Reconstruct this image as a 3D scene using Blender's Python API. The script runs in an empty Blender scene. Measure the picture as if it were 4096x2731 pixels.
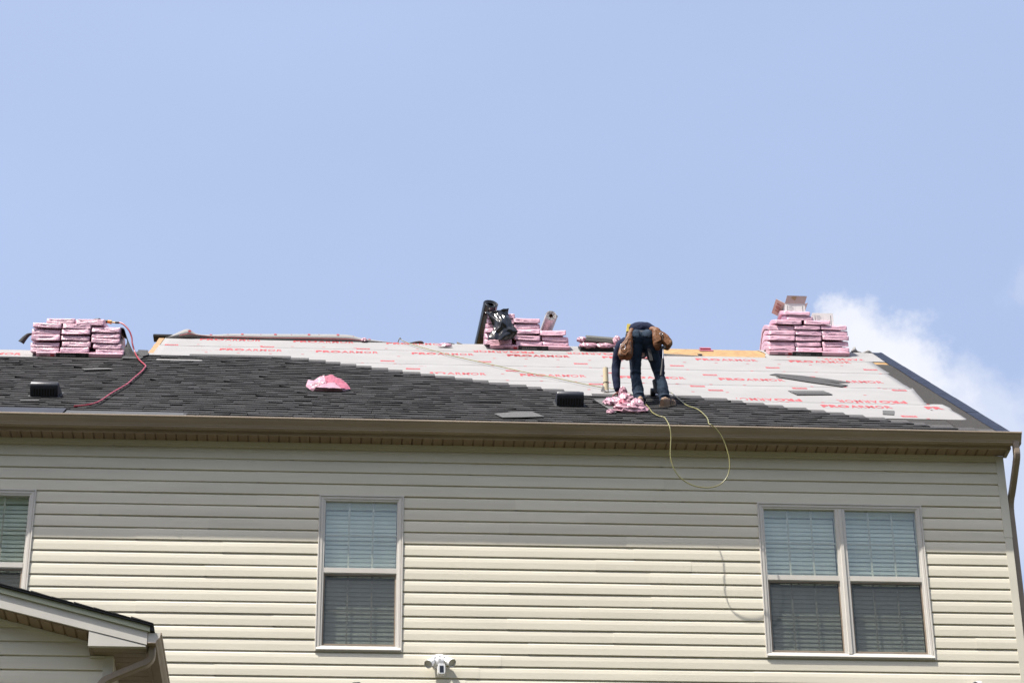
import bpy, bmesh, math, random
from mathutils import Vector, Matrix, noise
random.seed(11)
SC = bpy.context.scene
COL = SC.collection

# ------------------------------------------------------------------ camera
cam_d = bpy.data.cameras.new('camera')
cam_d.sensor_width = 36.0
cam_d.lens = 88.0
cam_d.clip_start = 0.1
cam_d.clip_end = 3000
cam = bpy.data.objects.new('camera', cam_d)
COL.objects.link(cam)
PITCH, ROLL, YAW = 0.51175776, -0.0093953, 0.0626121
fw = Vector((math.sin(YAW)*math.cos(PITCH), math.cos(YAW)*math.cos(PITCH), math.sin(PITCH)))
rt = Vector((math.cos(YAW), -math.sin(YAW), 0))
up = rt.cross(fw)
r2 = rt*math.cos(ROLL) + up*math.sin(ROLL)
u2 = up*math.cos(ROLL) - rt*math.sin(ROLL)
cam.matrix_world = Matrix(((r2.x, u2.x, -fw.x, 0.0), (r2.y, u2.y, -fw.y, -22.342852),
                           (r2.z, u2.z, -fw.z, -10.7843517), (0, 0, 0, 1)))
SC.camera = cam

# ------------------------------------------------------------------ sun, sky, exposure
SUN = Vector((0.526, 0.35, -1.29)).normalized()
sun_d = bpy.data.lights.new('sun', 'SUN')
sun_d.energy = 4.4
sun_d.angle = math.radians(0.53)
sun_d.color = (1.0, 0.955, 0.88)
sun = bpy.data.objects.new('sun', sun_d)
COL.objects.link(sun)
sun.rotation_euler = SUN.to_track_quat('-Z', 'Y').to_euler()
sun.location = (-8, -6, 18)

SC.view_settings.view_transform = 'Standard'
SC.view_settings.look = 'None'
SC.view_settings.gamma = 1.0
SC.view_settings.use_curve_mapping = False
SC.view_settings.exposure = 0.95

world = bpy.data.worlds.new('World')
SC.world = world
world.use_nodes = True
wn, wl = world.node_tree.nodes, world.node_tree.links
wn.clear()
w_out = wn.new('ShaderNodeOutputWorld')
w_bg = wn.new('ShaderNodeBackground')
w_bg.inputs['Strength'].default_value = 0.075
sky = wn.new('ShaderNodeTexSky')
sky.sky_type = 'NISHITA'
sky.sun_disc = False
sky.sun_elevation = math.asin(-SUN.z)
sky.sun_rotation = math.atan2(-SUN.x, -SUN.y)
sky.altitude = 100
sky.air_density = 1.0
sky.dust_density = 6.0
sky.ozone_density = 1.6
w_co = wn.new('ShaderNodeTexCoord')
SKY_HAZE = (1.52, 1.92, 2.95, 1)
def wmath(op, a, b=None, c=None, clamp=False):
    n = wn.new('ShaderNodeMath'); n.operation = op; n.use_clamp = clamp
    for i, q in enumerate((a, b, c)):
        if q is None: continue
        if isinstance(q, (int, float)): n.inputs[i].default_value = q
        else: wl.new(q, n.inputs[i])
    return n.outputs[0]
# domain-warped direction for ragged cloud edges
w_nz = wn.new('ShaderNodeTexNoise'); w_nz.inputs['Scale'].default_value = 42; w_nz.inputs['Detail'].default_value = 7; w_nz.inputs['Roughness'].default_value = 0.62
wl.new(w_co.outputs['Generated'], w_nz.inputs['Vector'])
w_sub = wn.new('ShaderNodeVectorMath'); w_sub.operation = 'SUBTRACT'; w_sub.inputs[1].default_value = (.5, .5, .5)
wl.new(w_nz.outputs['Color'], w_sub.inputs[0])
w_scl = wn.new('ShaderNodeVectorMath'); w_scl.operation = 'SCALE'; w_scl.inputs['Scale'].default_value = 0.034
wl.new(w_sub.outputs[0], w_scl.inputs[0])
w_add = wn.new('ShaderNodeVectorMath'); w_add.operation = 'ADD'
wl.new(w_co.outputs['Generated'], w_add.inputs[0]); wl.new(w_scl.outputs[0], w_add.inputs[1])
def pix_dir(x, y):
    d = r2*((x-2048)/10012.0) - u2*((y-1365.5)/10012.0) + fw
    return d.normalized()
# cumulus puffs of the cloud bank standing behind the right end of the roof, and a few more round the sky
PUFFS = [((3375, 1310), .0135, .95), ((3470, 1400), .021, 1.0), ((3570, 1450), .021, 1.0), ((3500, 1560), .029, 1.0),
         ((3660, 1540), .022, .97), ((3760, 1660), .024, .85), ((3890, 1640), .022, .55), ((3960, 1740), .024, .55),
         ((3800, 1800), .026, .65), ((4150, 1640), .018, .35), ((4140, 1950), .04, .45), ((4170, 1150), .016, .25)]
dirs = [(pix_dir(*c), r, s) for c, r, s in PUFFS]
for k in range(9):
    a = 0.9 + k*0.62
    dirs.append((Vector((math.sin(a), math.cos(a), .30 + .12*math.sin(k*2.1))).normalized(), .10 + .04*((k*7) % 3), .8))
dens = None
for c, r, s in dirs:
    dn = wn.new('ShaderNodeVectorMath'); dn.operation = 'DISTANCE'; dn.inputs[1].default_value = c
    wl.new(w_add.outputs[0], dn.inputs[0])
    mr = wn.new('ShaderNodeMapRange'); mr.interpolation_type = 'SMOOTHSTEP'
    mr.inputs['From Min'].default_value = r*1.2; mr.inputs['From Max'].default_value = r*.4
    mr.inputs['To Min'].default_value = 0; mr.inputs['To Max'].default_value = s
    wl.new(dn.outputs['Value'], mr.inputs['Value'])
    dens = mr.outputs[0] if dens is None else wmath('SMOOTH_MAX', dens, mr.outputs[0], .15)
# thin high veil
w_n2 = wn.new('ShaderNodeTexNoise'); w_n2.inputs['Scale'].default_value = 4.5; w_n2.inputs['Detail'].default_value = 5
w_mp = wn.new('ShaderNodeMapping'); w_mp.inputs['Scale'].default_value = (1, 1, 2.2); w_mp.inputs['Rotation'].default_value = (0.3, 0.5, 0)
wl.new(w_co.outputs['Generated'], w_mp.inputs['Vector']); wl.new(w_mp.outputs[0], w_n2.inputs['Vector'])
veil = wn.new('ShaderNodeMapRange'); veil.inputs['From Min'].default_value = .35; veil.inputs['From Max'].default_value = .8
veil.inputs['To Min'].default_value = 1.02; veil.inputs['To Max'].default_value = .90
wl.new(w_n2.outputs['Fac'], veil.inputs['Value'])
vcol = wn.new('ShaderNodeMixRGB'); vcol.blend_type = 'MULTIPLY'; vcol.inputs['Fac'].default_value = 1; vcol.inputs['Color1'].default_value = SKY_HAZE
wl.new(veil.outputs[0], vcol.inputs['Color2'])
mixv = wn.new('ShaderNodeMixRGB'); mixv.blend_type = 'ADD'; mixv.inputs['Fac'].default_value = 1
wl.new(sky.outputs[0], mixv.inputs['Color1']); wl.new(vcol.outputs[0], mixv.inputs['Color2'])
mixc = wn.new('ShaderNodeMixRGB'); mixc.inputs['Color2'].default_value = (6.6, 6.7, 7.2, 1)
wl.new(wmath('MULTIPLY', dens, .92, clamp=True), mixc.inputs['Fac']); wl.new(mixv.outputs[0], mixc.inputs['Color1'])
wl.new(mixc.outputs[0], w_bg.inputs['Color'])
wl.new(w_bg.outputs[0], w_out.inputs['Surface'])

# ------------------------------------------------------------------ helpers
def nodes_of(m): return m.node_tree.nodes, m.node_tree.links
def M(name, col, rough=.6, var=.10, vs=6.0, bump=0.0, bs=60.0, spec=.4, metal=0.0, stretch=(1, 1, 1), col2=None, attr=None, detail=4.0, bstretch=None, objvar=0.0):
    """Principled material: colour broken up by noise, fine relief by a bump"""
    m = bpy.data.materials.new(name); m.use_nodes = True
    n, l = nodes_of(m); b = n['Principled BSDF']
    b.inputs['Roughness'].default_value = rough
    b.inputs['Metallic'].default_value = metal
    b.inputs['Specular IOR Level'].default_value = spec
    tc = n.new('ShaderNodeTexCoord'); mp = n.new('ShaderNodeMapping'); mp.inputs['Scale'].default_value = stretch
    l.new(tc.outputs['Object'], mp.inputs['Vector'])
    nz = n.new('ShaderNodeTexNoise'); nz.inputs['Scale'].default_value = vs; nz.inputs['Detail'].default_value = detail
    nz.inputs['Roughness'].default_value = .6
    l.new(mp.outputs[0], nz.inputs['Vector'])
    rp = n.new('ShaderNodeMapRange'); rp.inputs['From Min'].default_value = .3; rp.inputs['From Max'].default_value = .7
    l.new(nz.outputs['Fac'], rp.inputs['Value'])
    mx = n.new('ShaderNodeMixRGB')
    c2 = col2 if col2 else tuple(min(1, q*(1+var)) for q in col)
    c1 = col if col2 else tuple(q*(1-var) for q in col)
    mx.inputs['Color1'].default_value = (*c1, 1); mx.inputs['Color2'].default_value = (*c2, 1)
    l.new(rp.outputs[0], mx.inputs['Fac'])
    out = mx.outputs[0]
    if objvar:
        oi = n.new('ShaderNodeObjectInfo'); ov = n.new('ShaderNodeMapRange'); ov.inputs['To Min'].default_value = 1-objvar; ov.inputs['To Max'].default_value = 1+objvar
        l.new(oi.outputs['Random'], ov.inputs['Value'])
        mo = n.new('ShaderNodeMixRGB'); mo.blend_type = 'MULTIPLY'; mo.inputs['Fac'].default_value = 1
        l.new(out, mo.inputs['Color1']); l.new(ov.outputs[0], mo.inputs['Color2']); out = mo.outputs[0]
    if attr:
        at = n.new('ShaderNodeAttribute'); at.attribute_name = attr
        mu = n.new('ShaderNodeMixRGB'); mu.blend_type = 'MULTIPLY'; mu.inputs['Fac'].default_value = 1
        l.new(out, mu.inputs['Color1']); l.new(at.outputs['Color'], mu.inputs['Color2']); out = mu.outputs[0]
    l.new(out, b.inputs['Base Color'])
    if bump:
        mp2 = n.new('ShaderNodeMapping'); mp2.inputs['Scale'].default_value = bstretch or stretch
        l.new(tc.outputs['Object'], mp2.inputs['Vector'])
        nb = n.new('ShaderNodeTexNoise'); nb.inputs['Scale'].default_value = bs; nb.inputs['Detail'].default_value = 5
        l.new(mp2.outputs[0], nb.inputs['Vector'])
        bm = n.new('ShaderNodeBump'); bm.inputs['Strength'].default_value = bump; bm.inputs['Distance'].default_value = .01
        l.new(nb.outputs['Fac'], bm.inputs['Height']); l.new(bm.outputs[0], b.inputs['Normal'])
    return m

class MB:
    def __init__(s): s.v = []; s.f = []; s.mi = []; s.t = []
    def add(s, vs, fs, mi=0, tint=1.0):
        k = len(s.v); s.v += [Vector(q) for q in vs]
        for f in fs: s.f.append([k+i for i in f]); s.mi.append(mi); s.t.append(tint)
        return s
    def box(s, x0, x1, y0, y1, z0, z1, mi=0, fn=None, tint=1.0):
        vs = [(x, y, z) for x in (x0, x1) for y in (y0, y1) for z in (z0, z1)]
        if fn: vs = [fn(*q) for q in vs]
        return s.add(vs, [(0, 1, 3, 2), (4, 6, 7, 5), (0, 4, 5, 1), (2, 3, 7, 6), (0, 2, 6, 4), (1, 5, 7, 3)], mi, tint)
    def hexa(s, a, mi=0, tint=1.0):
        """8 points: bottom ring 4 then top ring 4"""
        return s.add(a, [(3, 2, 1, 0), (4, 5, 6, 7), (0, 1, 5, 4), (1, 2, 6, 5), (2, 3, 7, 6), (3, 0, 4, 7)], mi, tint)
    def grid(s, rows, mi=0, closed=False):
        n = len(rows[0]); k = len(s.v)
        for r in rows: s.v += [Vector(q) for q in r]
        for i in range(len(rows)-1):
            for j in range(n if closed else n-1):
                s.f.append([k+i*n+j, k+i*n+(j+1) % n, k+(i+1)*n+(j+1) % n, k+(i+1)*n+j]); s.mi.append(mi); s.t.append(1.0)
        return s
    def cap(s, ring, mi=0, flip=False):
        k = len(s.v); s.v += [Vector(q) for q in ring]
        f = list(range(k, k+len(ring)))
        s.f.append(f[::-1] if flip else f); s.mi.append(mi); s.t.append(1.0); return s
    def extrude(s, prof, a, b, fn, mi=0, caps=True, closed=True):
        """profile list of 2D points swept from a to b; fn(t, p, q) -> point"""
        r0 = [fn(a, *p) for p in prof]; r1 = [fn(b, *p) for p in prof]
        s.grid([r0, r1], mi, closed)
        if caps and closed: s.cap(r0, mi, True); s.cap(r1, mi)
        return s
    def tube(s, pts, r, n=8, mi=0, caps=True, sub=6, rr=None):
        P = smooth_path(pts, sub) if sub > 1 else [Vector(p) for p in pts]
        up0 = Vector((0, 0, 1)); rows = []; prev = None
        for i, p in enumerate(P):
            t = (P[min(i+1, len(P)-1)] - P[max(i-1, 0)]).normalized()
            if prev is None:
                a = t.cross(up0)
                if a.length < .05: a = t.cross(Vector((1, 0, 0)))
                a.normalize()
            else:
                a = prev - t*prev.dot(t); a.normalize()
            prev = a; b = t.cross(a)
            rad = r if rr is None else rr(i/(len(P)-1))
            rows.append([p + (a*math.cos(2*math.pi*j/n) + b*math.sin(2*math.pi*j/n))*rad for j in range(n)])
        s.grid(rows, mi, True)
        if caps: s.cap(rows[0], mi, True); s.cap(rows[-1], mi)
        return s
    def chain(s, pr, n=14, sub=4, flat=(1, 1, 1), mi=0):
        """closed tapered limb through (point, radius) with rounded ends"""
        P = smooth_path([Vector(p) for p, r in pr], sub); R = []
        for i in range(len(pr)-1):
            for q in range(sub): R.append(pr[i][1] + (pr[i+1][1]-pr[i][1])*q/sub)
        R.append(pr[-1][1])
        t0 = (P[0]-P[1]).normalized(); t1 = (P[-1]-P[-2]).normalized()
        PP = [P[0]+t0*R[0]*.95, P[0]+t0*R[0]*.7]+P+[P[-1]+t1*R[-1]*.7, P[-1]+t1*R[-1]*.95]
        RR = [R[0]*.25, R[0]*.72]+R+[R[-1]*.72, R[-1]*.25]
        rows = []; prev = None
        for i, p in enumerate(PP):
            t = (PP[min(i+1, len(PP)-1)] - PP[max(i-1, 0)]).normalized()
            if prev is None:
                a = t.cross(Vector((.3, .1, 1)));
                if a.length < .05: a = t.cross(Vector((1, 0, 0)))
                a.normalize()
            else:
                a = prev - t*prev.dot(t); a.normalize()
            prev = a; b = t.cross(a); row = []
            for j in range(n):
                d = (a*math.cos(2*math.pi*j/n) + b*math.sin(2*math.pi*j/n))*RR[i]
                row.append(p + Vector((d.x*flat[0], d.y*flat[1], d.z*flat[2])))
            rows.append(row)
        s.grid(rows, mi, True); s.cap(rows[0], mi, True); s.cap(rows[-1], mi)
        return s
    def ellipsoid(s, c, r, nu=16, nv=10, mi=0, fn=None):
        rows = []
        for i in range(nv+1):
            th = math.pi*(i+.02)/(nv+.04); row = []
            for j in range(nu):
                ph = 2*math.pi*j/nu
                d = Vector((math.sin(th)*math.cos(ph), math.sin(th)*math.sin(ph), math.cos(th)))
                k = fn(d) if fn else 1.0
                row.append(Vector(c) + Vector((d.x*r[0]*k, d.y*r[1]*k, d.z*r[2]*k)))
            rows.append(row)
        s.grid(rows, mi, True); s.cap(rows[0], mi, True); s.cap(rows[-1], mi)
        return s
    def mesh(s, name, off=Vector((0, 0, 0)), smooth=False, tint=False):
        me = bpy.data.meshes.new(name)
        me.from_pydata([tuple(q-off) for q in s.v], [], s.f)
        if any(s.mi): me.polygons.foreach_set('material_index', s.mi)
        if smooth: me.polygons.foreach_set('use_smooth', [True]*len(s.f))
        if tint:
            a = me.color_attributes.new('tint', 'FLOAT_COLOR', 'CORNER'); k = 0; buf = []
            for p, t in zip(me.polygons, s.t):
                tt = t if isinstance(t, tuple) else (t, t, t)
                buf += [tt[0], tt[1], tt[2], 1.0]*p.loop_total
            a.data.foreach_set('color', buf)
        me.update(); return me

def smooth_path(pts, sub=6):
    P = [Vector(p) for p in pts]
    if len(P) < 3: return [P[0].lerp(P[-1], i/sub) for i in range(sub+1)]
    o = []
    for i in range(len(P)-1):
        p0, p1, p2, p3 = P[max(i-1, 0)], P[i], P[i+1], P[min(i+2, len(P)-1)]
        for q in range(sub):
            t = q/sub
            o.append(0.5*((2*p1) + (p2-p0)*t + (2*p0-5*p1+4*p2-p3)*t*t + (3*p1-p0-3*p2+p3)*t**3))
    o.append(P[-1]); return o

def wloc(o):
    v = Vector((0, 0, 0))
    while o: v += o.location; o = o.parent
    return v
def obj(name, mb, mats, parent=None, smooth=False, tint=False, fixn=True, auto=None):
    """one mesh object; a child keeps its parent's origin, a top-level one stands on its own base point"""
    if parent: off = wloc(parent)
    else:
        xs = [q.x for q in mb.v]; ys = [q.y for q in mb.v]; zs = [q.z for q in mb.v]
        off = Vector(((min(xs)+max(xs))/2, (min(ys)+max(ys))/2, min(zs)))
    me = mb.mesh(name, off, smooth, tint)
    if fixn:
        bm = bmesh.new(); bm.from_mesh(me); bmesh.ops.recalc_face_normals(bm, faces=bm.faces); bm.to_mesh(me); bm.free()
    for m in (mats if isinstance(mats, (list, tuple)) else [mats]): me.materials.append(m)
    o = bpy.data.objects.new(name, me); COL.objects.link(o)
    if parent: o.parent = parent
    else: o.location = off
    if auto is not None and smooth: 
        try: me.set_sharp_from_angle(angle=math.radians(auto))
        except Exception: pass
    return o
def part(name, me, parent, loc=(0, 0, 0)):
    o = bpy.data.objects.new(name, me); COL.objects.link(o); o.parent = parent
    o.location = Vector(loc) - wloc(parent); return o
def tag(o, label=None, cat=None, group=None, kind=None):
    if label: o['label'] = label
    if cat: o['category'] = cat
    if group: o['group'] = group
    if kind: o['kind'] = kind
    return o
def thing(name, label, cat, loc, group=None):
    o = bpy.data.objects.new(name, None); COL.objects.link(o); o.location = loc; o.empty_display_size = .2
    return tag(o, label, cat, group)

_txt = {}
def text_shape(body, bold=0.0):
    """outline of a word as flat triangles, normalised to height 1 from its baseline; (verts, faces, width)"""
    k = (body, bold)
    if k not in _txt:
        cu = bpy.data.curves.new('t', 'FONT'); cu.body = body; cu.size = 1; cu.resolution_u = 2; cu.offset = bold; cu.space_character = 1.08
        o = bpy.data.objects.new('t', cu); COL.objects.link(o)
        dg = bpy.context.evaluated_depsgraph_get(); dg.update()
        me = bpy.data.meshes.new_from_object(o.evaluated_get(dg))
        vs = [v.co.copy() for v in me.vertices]; fs = [list(p.vertices) for p in me.polygons]
        bpy.data.objects.remove(o); bpy.data.curves.remove(cu); bpy.data.meshes.remove(me)
        x0 = min(v.x for v in vs); x1 = max(v.x for v in vs); y0 = min(v.y for v in vs); y1 = max(v.y for v in vs)
        h = y1-y0
        _txt[k] = ([((v.x-x0)/(x1-x0), (v.y-y0)/h) for v in vs], fs, (x1-x0)/h)
    return _txt[k]
def put_text(mb, body, fn, bold=0.0, mi=0):
    """fn(a, b): a in 0..1 along the word, b in 0..1 up its height -> point"""
    vs, fs, w = text_shape(body, bold)
    mb.add([fn(a, b) for a, b in vs], fs, mi)

# roof plane: u along the eave (world x), v up the slope from the eave, w out of the slope
BETA = math.radians(36); CB, SB = math.cos(BETA), math.sin(BETA)
def ro(u, v, w=0.0): return Vector((u, -.25 + v*CB - w*SB, .69 + v*SB + w*CB))
RV = 6.80            # slope length to the main ridge
RVL = 5.22           # slope length to the lower ridge on the left
ULEFT = -2.66        # where the roof steps
def rn(u, v, s, a): return a*noise.noise(Vector((u*s, v*s, 3.7)))
# ------------------------------------------------------------------ materials
m_siding = M('vinyl_siding', (.640, .598, .488), .5, .07, 1.3, .14, 30, .35, stretch=(.5, 1, 5), bstretch=(.6, 1, 14), objvar=.03)
m_trim = M('siding_trim', (.598, .563, .468), .5, .05, 3, .05, 40, .35)
m_frame = M('window_vinyl', (.55, .52, .47), .42, .05, 4, .03, 60, .4)
m_gutter = M('gutter_metal', (.315, .25, .182), .42, .16, 1.4, .05, 20, .45, stretch=(.7, 1, 5))
m_soffit = M('soffit_vinyl', (.30, .215, .15), .55, .10, 7, .05, 50, .3, objvar=.08)
m_shingle = M('shingle_granules', (0.0281, 0.0277, 0.0285), .93, .30, 190, .55, 420, .25, attr='tint')
m_under = M('underlayment_cloth', (0.2290, 0.2246, 0.2232), .75, .06, 2.2, .35, 14, .3, bstretch=(1, 3, 3))
m_under_back = M('underlayment_back', (0.1875, 0.1613, 0.1350), .8, .12, 9, .3, 30, .3)
m_print = M('red_print', (0.3225, 0.0450, 0.0525), .7, .16, 14, 0, spec=.3)
m_print2 = M('faint_pink_print', (0.2409, 0.1387, 0.1424), .75, .20, 22, 0, spec=.3)
m_white_print = M('white_print', (0.3150, 0.2850, 0.2850), .7, .05)
m_ice = M('granulated_barrier', (0.0375, 0.0353, 0.0338), .95, .18, 160, .5, 350, .2)
m_felt = M('black_felt', (0.0280, 0.0296, 0.0320), .8, .2, 40, .3, 120, .3)
m_blue = M('blue_film_metal', (.008, .012, .026), .7, .35, 7, .25, 18, .12, stretch=(1, 3, 3), col2=(.020, .028, .050))
m_drip = M('dark_metal_edge', (.022, .026, .038), .65, .15, 5, spec=.2)
m_starter = M('starter_strip', (0.0360, 0.0400, 0.0440), .7, .2, 12, .2, 60)
m_pink = M('pink_wrap', (0.5332, 0.3010, 0.3741), .34, .10, 9, .5, 30, .55, detail=6, bstretch=(1, 1, 2.2), col2=(0.6364, 0.4042, 0.4730), objvar=.13)
m_pinkbag = M('pink_bag_film', (0.3600, 0.1800, 0.2304), .27, .10, 9, .6, 22, .55, detail=6, col2=(0.4320, 0.2592, 0.3024))
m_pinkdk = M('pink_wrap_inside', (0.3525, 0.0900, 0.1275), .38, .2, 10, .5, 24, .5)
m_pinkend = M('pink_label_stock', (0.5580, 0.3150, 0.3780), .38, .10, 7, .25, 30, .45)
m_black = M('black_print', (.016, .016, .018), .45, .2, 8, .1, 40, .4)
m_plastic = M('black_plastic_film', (.012, .013, .015), .16, .3, 8, .35, 13, .6)
m_blackm = M('black_vent_plastic', (.018, .021, .030), .42, .2, 10, .1, 80, .45)
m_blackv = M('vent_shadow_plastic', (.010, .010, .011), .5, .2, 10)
m_pvc = M('cream_pvc', (0.5280, 0.4480, 0.2960), .38, .06, 6, .05, 30, .4)
m_rubber = M('rubber', (.02, .02, .022), .6, .2, 12)
m_redhose = M('red_hose', (0.2700, 0.0180, 0.0288), .34, .15, 8, .05, 60, .5)
m_greenhose = M('yellow_green_hose', (0.2125, 0.1997, 0.0765), .34, .15, 8, .05, 60, .5)
m_brass = M('brass', (.50, .33, .13), .32, .15, 20, metal=.8)
m_orange = M('orange_grip', (.75, .28, .05), .5, .1)
m_jeans = M('denim', (0.0081, 0.0153, 0.0306), .85, .35, 9, .5, 260, .2, col2=(0.0198, 0.0378, 0.0630))
m_shirt = M('navy_knit', (.011, .016, .042), .9, .25, 14, .4, 300, .2)
m_leather = M('brown_leather', (0.0892, 0.0323, 0.0110), .6, .35, 16, .45, 60, .3, col2=(0.1870, 0.0748, 0.0272))
m_leather2 = M('worn_leather_pocket', (.15, .058, .020), .6, .35, 22, .4, 70, .3, col2=(.25, .11, .045))
m_skin = M('brown_skin', (.20, .085, .05), .5, .12, 25, .15, 120, .4)
m_glove = M('red_work_glove', (.21, .045, .035), .75, .3, 20, .3, 90)
m_hair = M('black_hair', (.015, .012, .011), .6, .3, 60, .5, 160)
m_shoe = M('tan_suede', (0.2550, 0.1658, 0.1062), .75, .2, 25, .3, 90)
m_sole = M('shoe_sole', (0.3060, 0.2210, 0.1530), .7, .15, 20)
m_shoeband = M('dark_shoe_band', (.045, .032, .026), .6, .2)
m_steel = M('steel', (.55, .55, .56), .28, .1, 20, metal=.9)
m_yellow = M('yellow_case', (.66, .52, .10), .45, .1)
m_card = M('white_carton', (0.5950, 0.5823, 0.5695), .6, .05, 8, .05, 40)
m_cardpink = M('carton_flap', (0.5270, 0.4250, 0.3910), .65, .06, 8)
m_cardbrown = M('brown_cardboard', (.42, .29, .18), .75, .1, 12, .1, 60, stretch=(1, 1, 6))
m_inkblack = M('carton_ink', (.03, .035, .045), .6, .1)
m_inkgrey = M('carton_grey_ink', (.30, .31, .33), .6, .1)
m_inkblue = M('carton_blue_ink', (.10, .18, .42), .6, .1)
m_whiteplastic = M('white_plastic', (0.6970, 0.6970, 0.6970), .35, .03, 8, spec=.5)
m_lens = M('dark_lens', (.008, .008, .009), .08, .1, spec=.6)
m_blind = M('white_blind', (.78, .80, .77), .5, .05, 3, spec=.4, objvar=.06)
m_room = M('room_painted_dim', (.05, .055, .06), .9, .2)  # dimness of the unlit room is put into this base colour, keeping slat gaps dark
m_grey_roll = M('grey_roll', (.50, .49, .49), .55, .1, 6, .15, 40)
m_core = M('cardboard_core', (.16, .085, .05), .8, .15)
m_olive = M('weathered_shingle', (0.0840, 0.0840, 0.0760), .9, .2, 120, .4, 300)
m_wall = M('wall_sheathing', (.5, .46, .38), .8, .05)
m_winggrey = M('grey_fascia_metal', (0.5160, 0.4945, 0.4515), .42, .05, 3, .04, 20, .4)
m_dripgreen = M('greenish_drip_metal', (.33, .345, .25), .5, .08, 4, .05, 20, .3)
m_tan = M('tan_metal', (0.2760, 0.2162, 0.1610), .45, .12, 6, .08, 40, .4)

def wood_osb():
    m = bpy.data.materials.new('strand_board'); m.use_nodes = True
    n, l = nodes_of(m); b = n['Principled BSDF']; b.inputs['Roughness'].default_value = .75
    tc = n.new('ShaderNodeTexCoord'); mp = n.new('ShaderNodeMapping'); mp.inputs['Scale'].default_value = (8, 30, 30)
    l.new(tc.outputs['Object'], mp.inputs['Vector'])
    nz = n.new('ShaderNodeTexNoise'); nz.inputs['Scale'].default_value = 2.2; nz.inputs['Detail'].default_value = 6
    l.new(mp.outputs[0], nz.inputs['Vector'])
    vo = n.new('ShaderNodeTexVoronoi'); vo.inputs['Scale'].default_value = 2.0; l.new(mp.outputs[0], vo.inputs['Vector'])
    cr = n.new('ShaderNodeValToRGB')
    cr.color_ramp.elements[0].color = (.145, .076, .025, 1); cr.color_ramp.elements[0].position = .25
    cr.color_ramp.elements[1].color = (.345, .21, .078, 1); cr.color_ramp.elements[1].position = .62
    ad = n.new('ShaderNodeMixRGB'); ad.inputs['Fac'].default_value = .45
    l.new(nz.outputs['Fac'], ad.inputs['Color1']); l.new(vo.outputs['Color'], ad.inputs['Color2'])
    l.new(ad.outputs[0], cr.inputs['Fac']); l.new(cr.outputs[0], b.inputs['Base Color'])
    return m
m_osb = wood_osb()
m_board = M('pale_lumber', (0.3000, 0.1762, 0.0825), .7, .15, 10, .1, 40, stretch=(1, 1, 1))

def glass():
    m = bpy.data.materials.new('window_glass'); m.use_nodes = True
    n, l = nodes_of(m); n.remove(n['Principled BSDF'])
    out = n['Material Output']
    tr = n.new('ShaderNodeBsdfTransparent'); tr.inputs['Color'].default_value = (.90, .93, .90, 1)
    gl = n.new('ShaderNodeBsdfGlossy'); gl.inputs['Roughness'].default_value = .02; gl.inputs['Color'].default_value = (.92, .97, .97, 1)
    fr = n.new('ShaderNodeLayerWeight'); pw4 = n.new('ShaderNodeMath'); pw4.operation = 'POWER'; pw4.inputs[1].default_value = 4
    l.new(fr.outputs['Facing'], pw4.inputs[0])
    mu = n.new('ShaderNodeMath'); mu.operation = 'MULTIPLY_ADD'; mu.inputs[1].default_value = .5; mu.inputs[2].default_value = .07
    l.new(pw4.outputs[0], mu.inputs[0])
    mx = n.new('ShaderNodeMixShader'); l.new(mu.outputs[0], mx.inputs[0]); l.new(tr.outputs[0], mx.inputs[1]); l.new(gl.outputs[0], mx.inputs[2])
    l.new(mx.outputs[0], out.inputs['Surface'])
    return m
def screen():
    m = bpy.data.materials.new('insect_screen'); m.use_nodes = True
    n, l = nodes_of(m); b = n['Principled BSDF']; out = n['Material Output']
    b.inputs['Base Color'].default_value = (.035, .037, .038, 1); b.inputs['Roughness'].default_value = .7
    tr = n.new('ShaderNodeBsdfTransparent')
    mx = n.new('ShaderNodeMixShader'); mx.inputs[0].default_value = .52
    l.new(tr.outputs[0], mx.inputs[1]); l.new(b.outputs[0], mx.inputs[2]); l.new(mx.outputs[0], out.inputs['Surface'])
    return m
m_glass, m_screen = glass(), screen()
m_grass = M('lawn', (.042, .043, .019), .95, .35, .6, .5, 12, .2)

# ------------------------------------------------------------------ ground
g = MB(); rows = []
ys = [-400, -120, -60, -40, -30, -24, -20, -17, -14, -11, -8, -5, -3, -1.5, 0, 12, 30, 80, 400]
for y in ys:
    t = min(1, max(0, (y+19)/16)); z = -12.4 + 4.2*t*t*(3-2*t)
    rows.append([(x, y, z) for x in (-400, -80, -30, -12, 0, 12, 30, 80, 400)])
g.grid(rows)
tag(obj('ground', g, m_grass, smooth=True), kind='structure')

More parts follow.
